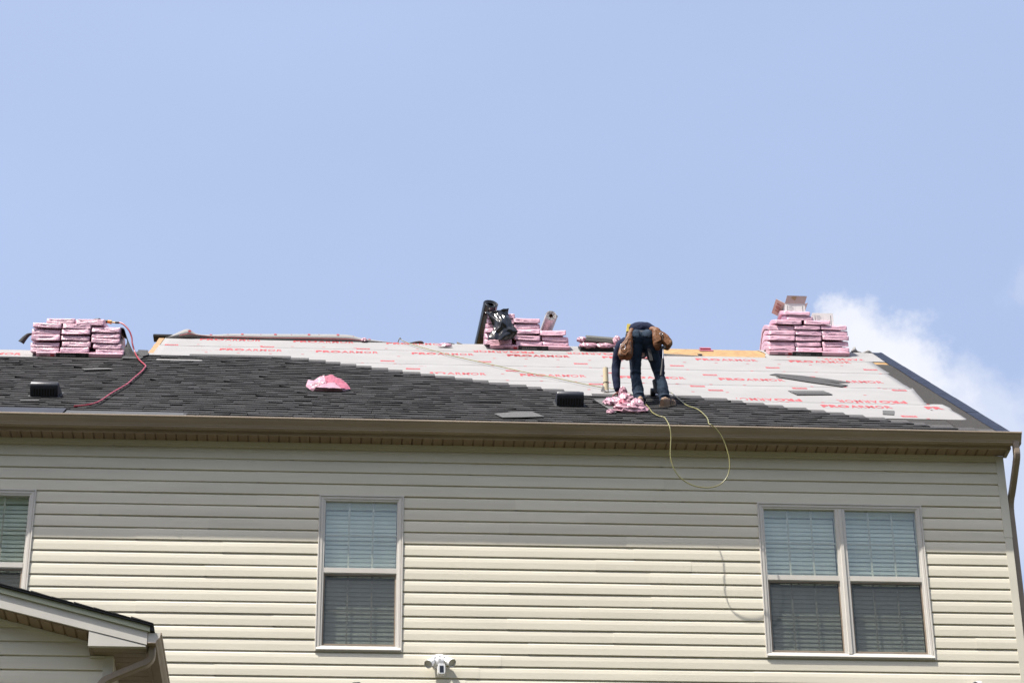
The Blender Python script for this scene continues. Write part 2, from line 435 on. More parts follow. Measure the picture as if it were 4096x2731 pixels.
# tall wood behind the viewer, mirrored in the window glass
wd = MB(); wr_ = random.Random(17)
m_leaf = M('tree_leaves', (.045, .075, .022), .7, .35, 2.0, 0, spec=.3, col2=(.085, .125, .040))
m_bark = M('tree_bark', (.07, .055, .042), .9, .2, 3)
crowns = [(-9.5, -33, 17.0, 4.2, 9.0)]
for k in range(19): crowns.append((-62+6.8*k+wr_.uniform(-2, 2), -50+wr_.uniform(-7, 5), 16.5+wr_.uniform(-3, 4), wr_.uniform(4, 6), wr_.uniform(9, 13)))
for cx_, cy_, top_, rr_, hh_ in crowns:
    wd.tube([(cx_, cy_, -12.6), (cx_+.3, cy_, -4), (cx_, cy_, top_-hh_)], .45, 8, 1, sub=3, rr=lambda k: .5-.3*k)
    for q in range(1500):
        while True:
            d = Vector((wr_.uniform(-1, 1), wr_.uniform(-1, 1), wr_.uniform(-1, 1)))
            if .25 < d.length < 1 and noise.noise(d*2.3+Vector((cx_, cy_, 0))) > -.22: break
        c_ = Vector((cx_+d.x*rr_, cy_+d.y*rr_, top_-hh_*.75+d.z*hh_*.75)); s_ = wr_.uniform(.25, .6)
        a_ = Vector((wr_.gauss(0, 1), wr_.gauss(0, 1), wr_.gauss(0, 1))).normalized(); b_ = a_.orthogonal().normalized()*s_; a_ = a_*s_
        wd.add([c_-a_-b_, c_+a_-b_*.4, c_+a_*.3+b_, c_-a_*.8+b_*.6], [(0, 1, 2, 3)])
tag(obj('woodland', wd, [m_leaf, m_bark], fixn=False), 'tall green wood behind the viewer, mirrored in the left window', kind='stuff')

# ------------------------------------------------------------------ house
HX0, HX1, HY1 = -9.0, 6.36, 10.72
house = thing('house', 'cream vinyl sided house with half reshingled grey roof', 'house', (0, 5.2, -8.2))

# windows: openings in the wall (x0, x1) of the outer trim, all from z 0 down to -1.652
WZ1 = -1.652
WINS = [(-4.113, -3.28), (-.516, .317), (3.825, 5.477)]
wall = MB()
def wallrect(x0, x1, z0, z1): wall.box(x0, x1, .004, .15, z0, z1)
HOLE = .03
xs = [HX0]
for a, b in WINS: xs += [a+HOLE, b-HOLE]
xs.append(HX1)
for i in range(0, len(xs), 2): wallrect(xs[i], xs[i+1], -8.2, .56)
for a, b in WINS:
    wallrect(a+HOLE, b-HOLE, -.0-HOLE, .56); wallrect(a+HOLE, b-HOLE, -8.2, WZ1+HOLE)
# right end wall with its gable, left end and back
zr = ro(0, RV).z - .05; yr = ro(0, RV).y
for X, t in ((HX1, -.12),):
    wall.add([(X, .15, -8.2), (X, HY1, -8.2), (X, HY1, .9), (X, yr, zr-.12), (X, .15, .9),
              (X+t, .15, -8.2), (X+t, HY1, -8.2), (X+t, HY1, .9), (X+t, yr, zr-.12), (X+t, .15, .9)],
             [(0, 1, 2, 3, 4), (9, 8, 7, 6, 5), (0, 5, 6, 1), (1, 6, 7, 2), (2, 7, 8, 3), (3, 8, 9, 4), (4, 9, 5, 0)])
wall.box(HX0, HX1-.12, HY1-.12, HY1, -8.2, .6); wall.box(HX0, HX0+.12, .15, HY1-.12, -8.2, .6)
wallo = obj('wall', wall, m_wall, house)

# siding planks: every course cut at the windows and at staggered seams
PROF = [(.003, .0), (-.0175, .0), (-.0190, .003), (-.0190, .065), (-.0158, .100), (-.0012, .127), (-.0012, .134), (.003, .134)]
C = .127
SX0 = -5.2
def plank(x0, x1, zb, dy=0.0, zt=None, parent=None, y0=0.0):
    mb = MB(); p = PROF
    if zt is not None: p = [(y, min(z, zt)) for y, z in PROF]
    seg = max(1, int((x1-x0)/1.2)); rows = []
    for i in range(seg+1):
        x = x0+(x1-x0)*i/seg
        wob = .0012*noise.noise(Vector((x*.9, zb*7, 1.3))) if 0 < i < seg else 0
        rows.append([(x, y0+y+dy+wob, zb+z) for y, z in p])
    mb.grid(rows, 0, True); mb.cap(rows[0], 0, True); mb.cap(rows[-1], 0)
    return obj('siding_plank', mb, m_siding, parent)
POSTX = 6.287
seam_rng = random.Random(5)
for i in range(-4, 21):
    zb = -(i)*C - C     # bottom of the course lying between line i and i+1
    zb = -i*C
    # course whose bottom edge is line i (z = -i*C)
    spans = [(SX0, POSTX)]
    for a, b in WINS:
        if zb+C > WZ1+.008 and zb < -.008:
            ns = []
            for s0, s1 in spans:
                if b <= s0 or a >= s1: ns.append((s0, s1)); continue
                if a > s0: ns.append((s0, a+.004))
                if b < s1: ns.append((b-.004, s1))
            spans = ns
    zt = .565-zb if zb+.134 > .565 else None
    seams = [x for x in (seam_rng.uniform(-3.2, -2.2) + (i % 2)*1.6, seam_rng.uniform(.9, 3.0), seam_rng.uniform(2.7, 6.0) if i % 3 == 0 else 9)]
    for s0, s1 in spans:
        cuts = [s0] + [x for x in sorted(seams) if s0+.35 < x < s1-.35] + [s1]
        for k in range(len(cuts)-1):
            plank(cuts[k], cuts[k+1] + (.02 if k < len(cuts)-2 else 0), zb, (-.0024 if k % 2 else 0), zt, wallo)

# corner post in two lengths
cp = obj('corner_post', MB().box(POSTX-.002, 6.366, -.024, .075, -.335, .565), m_trim, house)
cp2 = obj('corner_post', MB().box(POSTX, 6.364, -.0215, .075, -8.2, -.337), m_trim, house)
# top trim under the soffit
obj('frieze_trim', MB().extrude([(-.030, .565), (-.030, .535), (-.026, .532), (-.026, .545), (-.0, .548), (0, .565)], SX0, POSTX-.004, lambda t, y, z: (t, y, z)), m_trim, house)

# soffit, fascia
sof = obj('soffit', MB().box(SX0-2, 6.40, -.195, .0, .578, .588), m_soffit, house)
pm = MB()
pw = .1016
pp = [(.002, .010), (.010, -.001), (pw-.010, -.001), (pw-.002, .010)]
pm.grid([[(x, -.196, .566+z) for x, z in pp], [(x, -.03, .566+z) for x, z in pp]])
pm.box(.002, pw-.002, -.196, -.03, .5762, .5778)
pme = pm.mesh('soffit_panel'); pme.materials.append(m_soffit)
x = SX0
while x + pw < 6.37:
    part('soffit_panel', pme, sof, (x, 0, 0)); x += pw
obj('fascia', MB().box(SX0-2, 6.405, -.206, -.1965, .560, .69).box(SX0-2, 6.405, -.1965, -.180, .5585, .5645), m_gutter, house)
obj('soffit_end_trim', MB().box(6.372, 6.405, -.1955, .0, .5585, .578), m_gutter, house)

# eave gutter with its rolled lip
GP = [(-.2075, .690), (-.2075, .588), (-.272, .588), (-.2765, .592), (-.278, .602), (-.2845, .607), (-.2865, .614), (-.292, .622),
      (-.303, .634), (-.315, .648), (-.323, .660), (-.326, .668), (-.3345, .671), (-.337, .675), (-.337, .686), (-.334, .689), (-.322, .689), (-.3205, .686),
      (-.3205, .676), (-.322, .672), (-.312, .650), (-.288, .622), (-.272, .592), (-.211, .592), (-.211, .690)]
gu = MB(); rows = []
for i in range(26):
    x = -7 + (6.492+7)*i/25; wob = .0016*noise.noise(Vector((x*.8, 0, 0)))
    rows.append([(x, y+wob, z+wob) for y, z in GP])
gu.grid(rows, 0, True); gu.cap(rows[0], 0, True); gu.cap(rows[-1], 0)
gut = obj('gutter', gu, m_gutter, house)
obj('end_cap', MB().extrude([(-.205, .689), (-.205, .586), (-.273, .586), (-.280, .604), (-.292, .620), (-.325, .662), (-.3395, .672), (-.3395, .6915)], 6.492, 6.497, lambda t, y, z: (t, y, z)), m_gutter, gut)

for xj in (-2.35, .75, 3.95):
    obj('gutter_joint', MB().extrude([(y-.0014*(1 if y < -.25 else 0), z-(.0014 if z < .60 else 0)) for y, z in GP[1:17]], xj, xj+.035, lambda t, y, z: (t, y, z), closed=False, caps=False), m_gutter, gut)
def rect_tube(mb, pts, hw, hd, sub=5, ribs=None, wdir=Vector((1, 0, 0))):
    P = smooth_path(pts, sub); rows = []
    for i, p in enumerate(P):
        t = (P[min(i+1, len(P)-1)]-P[max(i-1, 0)]).normalized()
        a = (wdir - t*wdir.dot(t)).normalized(); b = t.cross(a)
        k = 1.0 + (ribs(i/(len(P)-1))*(i % 2) if ribs else 0)
        c = .25
        ring = []
        for sx, sy in ((1, 1-c), (1-c, 1), (-(1-c), 1), (-1, 1-c), (-1, -(1-c)), (-(1-c), -1), (1-c, -1), (1, -(1-c))):
            ring.append(p + a*hw*k*sx + b*hd*k*sy)
        rows.append(ring)
    mb.grid(rows, 0, True); mb.cap(rows[0], 0, True); mb.cap(rows[-1], 0)
ds = MB()
rect_tube(ds, [(6.440, -.262, .600), (6.440, -.262, .52), (6.440, -.255, .455), (6.437, -.20, .385), (6.425, -.02, .20), (6.415, .055, .115), (6.411, .085, .03), (6.410, .088, -.1)], .030, .034, 6,
          lambda t: .035 if (.12 < t < .42 or .68 < t < .9) else 0)
dso = obj('downspout', ds, m_tan, house, smooth=True, auto=40)
ds2 = MB(); rect_tube(ds2, [(6.410, .088, -.08), (6.410, .088, -3), (6.410, .088, -8.1)], .0305, .0345, 3)
obj('downspout_pipe', ds2, m_tan, dso, smooth=True, auto=40)

# ------------------------------------------------------------------ windows
def ring_sweep(mb, x0, x1, z0, z1, prof, mi=0):
    """moulding swept round a rectangle: prof = (inset, y) points"""
    rows = []
    for (cx, cz, sx, sz) in ((x0, z0, 1, 1), (x1, z0, -1, 1), (x1, z1, -1, -1), (x0, z1, 1, -1)):
        rows.append([(cx+sx*d, y, cz+sz*d) for d, y in prof])
    rows.append(rows[0]); mb.grid(rows, mi, True)
def make_sash(win, gx0, gx1, gz0, gz1, yg, lower):
    obj('pane', MB().box(gx0-.008, gx1+.008, yg, yg+.004, gz0-.008, gz1+.008), m_glass, win)
    w = gx1-gx0; h = gz1-gz0
    for k in (1, 2):
        xc = gx0+w*k/3
        obj('muntin', MB().box(xc-.0085, xc+.0085, yg+.010, yg+.016, gz0, gz1), m_frame, win)
    obj('muntin', MB().box(gx0, gx1, yg+.0095, yg+.0165, gz0+h*.5-.0085, gz0+h*.5+.0085), m_frame, win)
    if lower:
        sc = obj('screen', MB().add([(gx0+.004, yg-.024, gz0+.012), (gx1-.004, yg-.024, gz0+.012), (gx1-.004, yg-.024, gz1-.004), (gx0+.004, yg-.024, gz1-.004)], [(0, 1, 2, 3)]), m_screen, win)
        fr = MB(); ring_sweep(fr, gx0+.001, gx1-.001, gz0+.002, gz1-.002, [(0, yg-.020), (0, yg-.028), (.011, yg-.028), (.011, yg-.020)])
        obj('screen_frame', fr, m_tan, win)
def make_window(x0, x1, label, lights):
    win = bpy.data.objects.new('window', None); COL.objects.link(win); win.parent = house
    win.location = Vector(((x0+x1)/2, 0, WZ1)) - wloc(house)
    win['label'] = label
    tr = MB(); ring_sweep(tr, x0, x1, WZ1, 0.0, [(0, .003), (0, -.028), (.003, -.031), (.013, -.031), (.0165, -.028), (.0165, -.020), (.019, -.020), (.019, .003)])
    obj('trim', tr, m_frame, win)
    fr = MB(); ring_sweep(fr, x0+.019, x1-.019, WZ1+.019, -.019, [(0, .09), (0, -.024), (.004, -.026), (.024, -.024), (.030, -.018), (.044, -.016), (.046, .09)])
    obj('frame', fr, m_frame, win)
    z_low = WZ1+.075; z_mid0 = -.838; z_mid1 = -.776; z_top = -.062
    for gx0, gx1 in lights:
        for zz0, zz1, yg, low in ((z_mid1, z_top, .006, False), (z_low, z_mid0, .030, True)):
            make_sash(win, gx0, gx1, zz0, zz1, yg, low)
        obj('meeting_rail', MB().extrude([(-.014, z_mid1), (-.014, z_mid0+.010), (-.006, z_mid0+.008), (-.006, z_mid0), (.055, z_mid0), (.055, z_mid1)], gx0-.003, gx1+.003, lambda t, y, z: (t, y, z)), m_frame, win)
        obj('sash_stile', MB().box(gx0-.006, gx0, .002, .06, z_low, z_top).box(gx1, gx1+.006, .002, .06, z_low, z_top), m_frame, win)
    if len(lights) == 2:
        a, b = lights[0][1], lights[1][0]
        obj('mullion', MB().extrude([(a+.002, .06), (a+.002, -.016), (a+.03, -.020), (a+.036, -.030), (b-.036, -.030), (b-.03, -.020), (b-.002, -.016), (b-.002, .06)], WZ1+.05, -.062, lambda t, x, y: (x, y, t)), m_frame, win)
    obj('sill', MB().extrude([(-.036, WZ1+.008), (-.040, WZ1+.014), (-.040, WZ1+.020), (-.022, WZ1+.050), (-.004, WZ1+.062), (.06, WZ1+.066), (.06, WZ1+.008)], x0+.012, x1-.012, lambda t, y, z: (t, y, z)), m_frame, win)
    rv = MB(); X0, X1 = x0+.04, x1-.04
    rv.add([(X0, .09, WZ1+.04), (X1, .09, WZ1+.04), (X1, .09, -.04), (X0, .09, -.04), (X0, .8, WZ1+.04), (X1, .8, WZ1+.04), (X1, .8, -.04), (X0, .8, -.04)],
           [(4, 5, 6, 7), (0, 4, 7, 3), (1, 2, 6, 5), (0, 1, 5, 4), (3, 7, 6, 2)])
    obj('room_recess', rv, m_room, win, fixn=False)
    return win
make_window(*WINS[0], 'window cut by the left edge of the photo', [(-4.045, -3.349)])
make_window(*WINS[1], 'single window in the middle of the wall', [(-.450, .251)])
make_window(*WINS[2], 'double window near the right corner', [(3.892, 4.598), (4.702, 5.411)])

# slat blinds, one per light
sl = MB(); W_ = .705; rows = []
for k in range(5):
    t = k/4-.5; a = math.radians(77)
    y = t*.050*math.cos(a); z = t*.050*math.sin(a); y += -.003*(1-4*t*t)*math.sin(a); z += -.003*(1-4*t*t)*math.cos(a)
    rows.append((y, z))
sl.grid([[(-W_/2+.006, y, z) for y, z in rows], [(W_/2-.006, y, z) for y, z in rows]])
sl.grid([[(-W_/2+.006, y+.0022, z+.001) for y, z in rows], [(W_/2-.006, y+.0022, z+.001) for y, z in rows]])
slr = random.Random(2); slat_me = sl.mesh('slat'); slat_me.materials.append(m_blind)
for xc, lab in ((-3.697, 'white slat blind in the leftmost window, half cut off by the photo edge'), (-.0995, 'white slat blind inside the single middle window'),
                (4.245, 'white slat blind inside the left half of the double window'), (5.0565, 'white slat blind inside the right half of the double window')):
    bl = thing('window_blind', lab, 'blind', (xc, .12, -1.60), 'slat blinds in the upper windows')
    obj('head_rail', MB().box(xc-.35, xc+.35, .058, .10, -.115, -.05), m_blind, bl)
    z = -.15
    while z > -1.555:
        so_ = part('slat', slat_me, bl, (xc, .078, z)); so_.rotation_euler.x = math.radians(slr.uniform(-3.5, 3.5)); so_.rotation_euler.y = math.radians(slr.uniform(-.12, .12)); z -= .0455
    obj('bottom_rail', MB().box(xc-.347, xc+.347, .06, .096, -1.598, -1.575), m_blind, bl)
    for dx in (-.26, 0, .26):
        obj('ladder_cord', MB().box(xc+dx-.0016, xc+dx+.0016, .0555, .057, -1.58, -.11), m_blind, bl)
# ------------------------------------------------------------------ roof
roof = bpy.data.objects.new('roof', None); COL.objects.link(roof); roof.parent = house
roof.location = ro(1, 0) - wloc(house)
roof['label'] = 'half reshingled grey roof with printed white underlayment'
def slab(mb, u0, u1, v0, v1, w0, w1, mi=0, tint=1.0):
    return mb.hexa([ro(u0, v0, w0), ro(u1, v0, w0), ro(u1, v1, w0), ro(u0, v1, w0), ro(u0, v0, w1), ro(u1, v0, w1), ro(u1, v1, w1), ro(u0, v1, w1)], mi, tint)
def back(u, v, yr_, zr_, w=0.0):       # far slope: v measured down from the ridge
    return Vector((u, yr_ + v*CB + w*SB, zr_ - v*SB + w*CB))
UR = 6.415
dk = MB()
slab(dk, ULEFT, UR, 0.0, RV, -.03, 0.0); slab(dk, -7, ULEFT, 0.0, RVL, -.03, 0.0)
yR, zR = ro(0, RV).y, ro(0, RV).z; yL, zL = ro(0, RVL).y, ro(0, RVL).z
for u0, u1, yy, zz in ((ULEFT, UR, yR, zR), (-7, ULEFT, yL, zL)):
    L = RV if u0 == ULEFT else RVL
    dk.hexa([back(u0, .001, yy, zz, -.03), back(u1, .001, yy, zz, -.03), back(u1, L, yy, zz, -.03), back(u0, L, yy, zz, -.03),
             back(u0, .001, yy, zz), back(u1, .001, yy, zz), back(u1, L, yy, zz), back(u0, L, yy, zz)])
obj('roof_deck', dk, m_osb, roof)
# end wall of the higher part where the roof steps
obj('step_gable', MB().add([ro(ULEFT+.02, RVL-.3, -.04), ro(ULEFT+.02, RV, -.06), back(ULEFT+.02, 1.9, yR, zR, -.06)], [(0, 1, 2)]), m_osb, roof)
# sheet cloth helper: a thin lapped sheet with small wrinkles
def sheet(name, u0f, u1f, v0, v1, w0, w1, mat, nu=70, nv=5, amp=.004, seed=0.0, ragged=0.0, bottom=None):
    mb = MB(); rows = []
    for i in range(nv+1):
        t = (i/nv)**2.2; row = []
        for j in range(nu+1):
            s = j/nu; v = v0+(v1-v0)*t
            a, b = u0f(v), u1f(v)
            if ragged: b += ragged*noise.noise(Vector((v*9, seed, 0))) + ragged*.5*noise.noise(Vector((v*31, seed, 5)))
            u = a+(b-a)*s
            vv = v + (.006*noise.noise(Vector((u*2.3, seed, 9))) if i in (0, nv) else 0)
            w = w0+(w1-w0)*t + amp*noise.noise(Vector((u*1.6, v*7, seed)))
            if i == 0: w = w0+amp*.5+.0018*abs(noise.noise(Vector((u*3, seed, 2))))
            row.append(ro(u, vv, w))
        rows.append(row)
    mb.grid(rows)
    o = obj(name, mb, mat, roof, smooth=True)
    sm = o.modifiers.new('thickness', 'SOLIDIFY'); sm.thickness = .0015; sm.offset = 0
    return o
# self-sealing barrier along eave and rake
sheet('eave_barrier', lambda v: 4.4, lambda v: 6.33, .0, 1.15, .003, .003, m_ice, 30, 3, .001, 1)
sheet('rake_barrier', lambda v: 5.95, lambda v: 6.335, .02, 5.56, .0065, .0065, m_ice, 8, 40, .001, 2)
# underlayment courses (v range): the lower edge of each laps over the one below
cl = lambda x: (lambda v: x)
SHEETS = [(.95, 2.11, 2.4, cl(6.19), .9), (2.04, 3.40, .4, lambda v: 6.0+.09*(v-2.0), .5), (3.33, 4.72, -1.6, cl(6.10), .5), (4.65, 6.03, -2.64, cl(6.13), .5)]
k = 0
for v0, v1, ul, ur, rg in SHEETS:
    sheet('underlayment', cl(ul), ur, v0, v1, .0080, .0068, m_under, 90, 9, .0011, 11+k*3.1, .035*rg); k += 1
# top course, running up to the ridge on both sides of the bare decking
sheet('underlayment', cl(-2.63), cl(3.60), 5.97, 6.795, .0082, .007, m_under, 80, 8, .0011, 31)
sheet('underlayment', lambda v: 4.88+.03*math.sin(v*9), lambda v: 6.34, 5.80, 6.795, .0086, .008, m_under, 30, 8, .0013, 37)
sheet('underlayment', cl(-6.5), cl(-2.70), 4.30, 5.21, .008, .008, m_under, 40, 5, .002, 41)
sheet('underlayment', cl(-2.72), cl(-2.0), 4.40, 5.20, .0065, .0065, m_under, 12, 5, .002, 43)
obj('felt_edge', MB().add([ro(3.30, 6.02, .016), ro(3.75, 5.985, .016), ro(4.1, 5.975, .016), ro(3.75, 6.10, .016), ro(3.5, 6.17, .016), ro(3.30, 6.2, .016)], [(0, 1, 2, 3, 4, 5)]), m_starter, roof)

# printing on the underlayment
WORDS = []; LOGOS = []; pr2 = MB(); dots = MB()
PW = .0095
def proarmor(u, v, h=.205, inv=False):
    pr = MB()
    f = (lambda a, b: ro(u+.76-a, v+h-b*h, PW)) if inv else (lambda a, b: ro(u+a, v+b*h, PW))
    put_text(pr, 'PRO', lambda a, b: f(.30*a, b), .045); put_text(pr, 'ARMOR', lambda a, b: f(.312+.448*a, b), .014)
    WORDS.append(pr)
def logo(u, v, inv=False):
    pr, pr3 = MB(), MB()
    pr.add([ro(u, v-.05, PW), ro(u+.165, v-.05, PW), ro(u+.165, v+.065, PW), ro(u, v+.065, PW)], [(0, 1, 2, 3)])
    q = (lambda a, b: ro(u+.165-a, v+.015-b, PW+.002)) if inv else (lambda a, b: ro(u+a, v+b, PW+.002))
    arc = [(q(.022+.115*t, -.022+.06*math.sin(t*2.6)), q(.022+.115*t, -.012+.06*math.sin(t*2.6))) for t in [i/8 for i in range(9)]]
    pr3.grid([[a for a, b in arc], [b for a, b in arc]])
    put_text(pr3, 'OWENS CORNING', lambda a, b: q(.034+.115*a, -.030+.034*b), .01)
    LOGOS.append((pr, pr3))
def dot(u, v, r=.028):
    dots.add([ro(u+r*math.cos(a*math.pi/5), v+r*math.sin(a*math.pi/5), PW) for a in range(10)], [tuple(range(10))])
P_ = 1.165
for u in [-2.19+P_*i for i in range(3)]: proarmor(u, 6.58)
for u in [-1.883+P_*i for i in range(4)] + [3.93, 5.085]: proarmor(u, 5.59)
for i in range(2): proarmor(1.62+1.16*i, 5.60)
for u in [.52+1.15*i for i in range(5)]: proarmor(u, 3.76)
for u in (3.889, 5.045): proarmor(u, 2.10, inv=True)
for u in (3.64, 4.80): proarmor(u, 1.69)
q_ = MB(); put_text(q_, 'PR', lambda a, b: ro(5.93+.19*a, 1.70+.205*b, PW), .05); WORDS.append(q_)
for u in (1.2, 2.36): proarmor(u, 5.93+.0, inv=True)
for u in (5.55,): proarmor(u, 5.88, inv=True)
for u in (-2.575, -1.405, -.23): logo(u, 6.03)
for u in (.067,): logo(u, 4.88)
for u in (1.224, 2.378, 3.534, 4.69, 5.875): logo(u, 5.0)
for u in (.362, 1.522, 2.67, 3.827, 4.987): logo(u, 4.2)
for u in (1.25, 2.407, 3.554, 4.713, 5.85): logo(u, 3.18)
for u in (3.718, 4.87): logo(u, 2.87, True)
for u in (4.36, 5.527): logo(u, 1.12)
rg = random.Random(3)
def on_white(u, v):
    if v > 5.97 and 3.55 < u < 4.95: return False
    if u > (6.05 if v > 2.1 else 6.1): return False
    if v > 5.15: return u > -2.55
    return u > step_u(v) + .1
STEPS = [(-.998, 5.146), (-.78, 4.962), (-.578, 4.793), (-.402, 4.637), (-.216, 4.493), (-.037, 4.358), (.156, 4.179), (.322, 4.007), (.525, 3.82),
         (.687, 3.681), (.91, 3.545), (1.105, 3.433), (1.28, 3.296), (1.499, 3.171), (1.691, 3.015), (1.847, 2.849), (2.088, 2.711), (2.255, 2.564),
         (3.568, 2.38), (3.834, 2.201), (3.979, 2.077), (4.193, 1.898), (4.374, 1.731), (4.601, 1.552), (4.77, 1.4), (4.946, 1.262), (5.127, 1.12),
         (5.324, .946), (5.526, .788), (5.669, .624), (5.921, .525), (6.124, .384)]
def step_u(v):
    for u, vt in STEPS:
        if vt <= v: return u
    return 6.2
for vline in [1.02+.098*q for q in range(58)]:
    u = -2.5 + rg.random()
    while u < 6.1:
        ln = rg.choice((.2, .35, .6, .9)); dash = 0
        big = rg.random() < .4
        while dash < ln:
            d = rg.uniform(.012, .05)*(1.6 if big else 1)
            hh = rg.uniform(.012, .022)*(2.6 if big else 1)
            if on_white(u+dash, vline) and on_white(u+dash+d, vline):
                pr2.add([ro(u+dash, vline, PW-.002), ro(u+dash+d, vline+.002, PW-.002), ro(u+dash+d, vline+hh, PW-.002), ro(u+dash, vline+hh, PW-.002)], [(0, 1, 2, 3)])
            dash += d+rg.uniform(.004, .02)
        u += ln + rg.uniform(.2, .9)
for v in (6.12, 5.36, 4.66, 3.92, 3.36, 2.72, 2.06, .99):
    u = -2.4 + rg.random()*.4
    while u < 6.05:
        if on_white(u, v) and rg.random() < .8: dot(u, v, .021)
        u += .385
def clip_white(mb):
    keep = []; f2 = []; m2 = []; t2 = []
    for f, a, t in zip(mb.f, mb.mi, mb.t):
        c = sum((mb.v[i] for i in f), Vector())/len(f); v = (c.y+.25)/CB; u = c.x
        if on_white(u, v) or (v < 2.2 and u < 6.16 and u > step_u(v)+.05): f2.append(f); m2.append(a); t2.append(t)
    mb.f, mb.mi, mb.t = f2, m2, t2
for mb in WORDS:
    clip_white(mb)
    if mb.f: obj('printed_word', mb, m_print, roof, fixn=False)
for a, b in LOGOS:
    clip_white(a); clip_white(b)
    if a.f: obj('printed_block', a, m_print, roof, fixn=False)
    if b.f: obj('printed_block_lettering', b, m_white_print, roof, fixn=False)
q_ = MB(); put_text(q_, 'PROARMOR', lambda a, b: ro(-4.9+.76*a, 4.72+.205*b, PW), .03); obj('printed_word', q_, m_print, roof, fixn=False)
tag(obj('printed_dots', dots, m_print, roof, fixn=False), kind='stuff')
tag(obj('faint_small_print', pr2, m_print2, roof, fixn=False), kind='stuff')

# shingle courses: laminated tabs, each with its own width, tone and lift
sr = random.Random(21)
EXP = .1535
def tone():
    r = sr.random()
    b = sr.choice((.8, .86, .92, .97, 1.0, 1.04, 1.1, 1.2))
    return (b*1.0, b*1.0, b*(1.0+sr.uniform(-.02, .04)))
HEAD = (2.6, 2.56, 2.5)
courses = []
for j in range(-1, 32):
    idx = 31-j
    v0 = max(-.03, .047+EXP*j)
    ur = STEPS[idx][0] if idx < len(STEPS) else 6.30
    courses.append((j, v0, ur))
var_me = []
def tab_geo(mb, u0, u1, v0, v1, lift, l0, l1, tint, th=.0045):
    s = sr.uniform(.0, .006)
    mb.hexa([ro(u0, v0, .012+l0-.004), ro(u1, v0, .012+l1-.004), ro(u1, v1, .010), ro(u0, v1, .010),
             ro(u0+.001, v0+.0, .016+lift+l0), ro(u1-.001, v0+.0, .016+lift+l1), ro(u1, v1, .0125), ro(u0, v1, .0125)], 0, tint)
field = MB(); n_single = 0; singles = []
for j, v0, ur in courses:
    ul = -6.2
    vt = v0+EXP+.03
    if v0 > 4.44: ul = -2.93 if v0 < 4.75 else -2.70
    # headlap (nailing part) of the course, lighter and uncovered where the next course stops short
    if ul < ur:
        hv1 = v0+.337
        u = max(ul, ur-1.2)
        while u < ur:
            uu = min(ur, u+.33); hs = sr.uniform(.8, 1.08)
            field.hexa([ro(u, v0+.02, .0105), ro(uu, v0+.02, .0105), ro(uu, hv1, .0095), ro(u, hv1, .0095),
                        ro(u, v0+.02, .0125), ro(uu, v0+.02, .0125), ro(uu-.008, hv1, .0122), ro(u, hv1, .0122)], 0, tuple(q*hs for q in HEAD))
            u = uu
    if j == 31 or (28 <= j <= 29 and False):
        pass
    if v0+EXP > 4.42 and v0 < 4.75:     # top of the left part
        field.hexa([ro(-6.2, v0+.02, .0105), ro(-2.93, v0+.02, .0105), ro(-2.93, 4.56, .0095), ro(-6.2, 4.56, .0095),
                    ro(-6.2, v0+.02, .0122), ro(-2.93, v0+.02, .0122), ro(-2.93, 4.56, .0118), ro(-6.2, 4.56, .0118)], 0, (2.7, 2.7, 2.5)) if v0 < 4.42 else None
    u = ul - sr.random()*.1; thick = False
    while u < ur:
        wd = sr.uniform(.08, .24); u1 = min(ur, u+wd)
        thick = not thick if sr.random() < .8 else thick
        lift = .0072 if thick else .0042
        l0 = max(0, sr.gauss(.0015, .0028)); l1 = max(0, sr.gauss(.0015, .0028))
        bump = .004*noise.noise(Vector((u*1.3, j*2.2, 0)))
        if sr.random() < .02: l0 += .010
        skip = (u1 < -1.84 and v0 < .30) or (-2.62 < u < -2.28 and 4.50 < v0 < 4.63) or (-2.62 < u < -2.12 and 4.40 < v0 < 4.50)
        if not skip and u1-u > .01:
            vis = u1 > -3.95 and u < 6.4
            if vis and n_single < 298 and v0 < .9: singles.append((u, u1, v0, vt, lift+bump, l0, l1)); n_single += 1
            else: tab_geo(field, u, u1, v0 + sr.uniform(-.003, .003), vt, max(0, lift+bump), l0, l1, tone())
        u = u1
fo = obj('shingle_field', field, m_shingle, roof, tint=True); tag(fo, kind='stuff')
# the nearest courses, shingle by shingle, from a small set of shared meshes
cache = {}
for (u, u1, v0, vt, lift, l0, l1) in singles:
    wq = max(.02, round((u1-u)/.012)*.012); wq = min(wq, u1-u+.006); wq = round(wq, 3)
    key = (wq, sr.randrange(4))
    if key not in cache:
        mb = MB(); tab_geo(mb, 0, wq, 0, .1835, sr.choice((.0042, .0065, .0075)), max(0, sr.gauss(.0015, .0028)), max(0, sr.gauss(.0015, .0028)), tone())
        o0 = ro(0, 0, 0); me = mb.mesh('shingle', o0, tint=True); me.materials.append(m_shingle); cache[key] = me
    part('shingle', cache[key], roof, ro(u, v0, 0))
# starter strip and dark metal edge left bare along the left end of the eave
sb = MB(); slab(sb, -3.06, -1.86, .02, .335, .014, .018); slab(sb, -3.06, -1.86, .12, .20, .0185, .021)
obj('starter_strip', sb, m_starter, roof)
sb = MB(); slab(sb, -7, -3.07, .02, .37, .020, .032)
obj('drip_edge', sb, m_drip, roof)
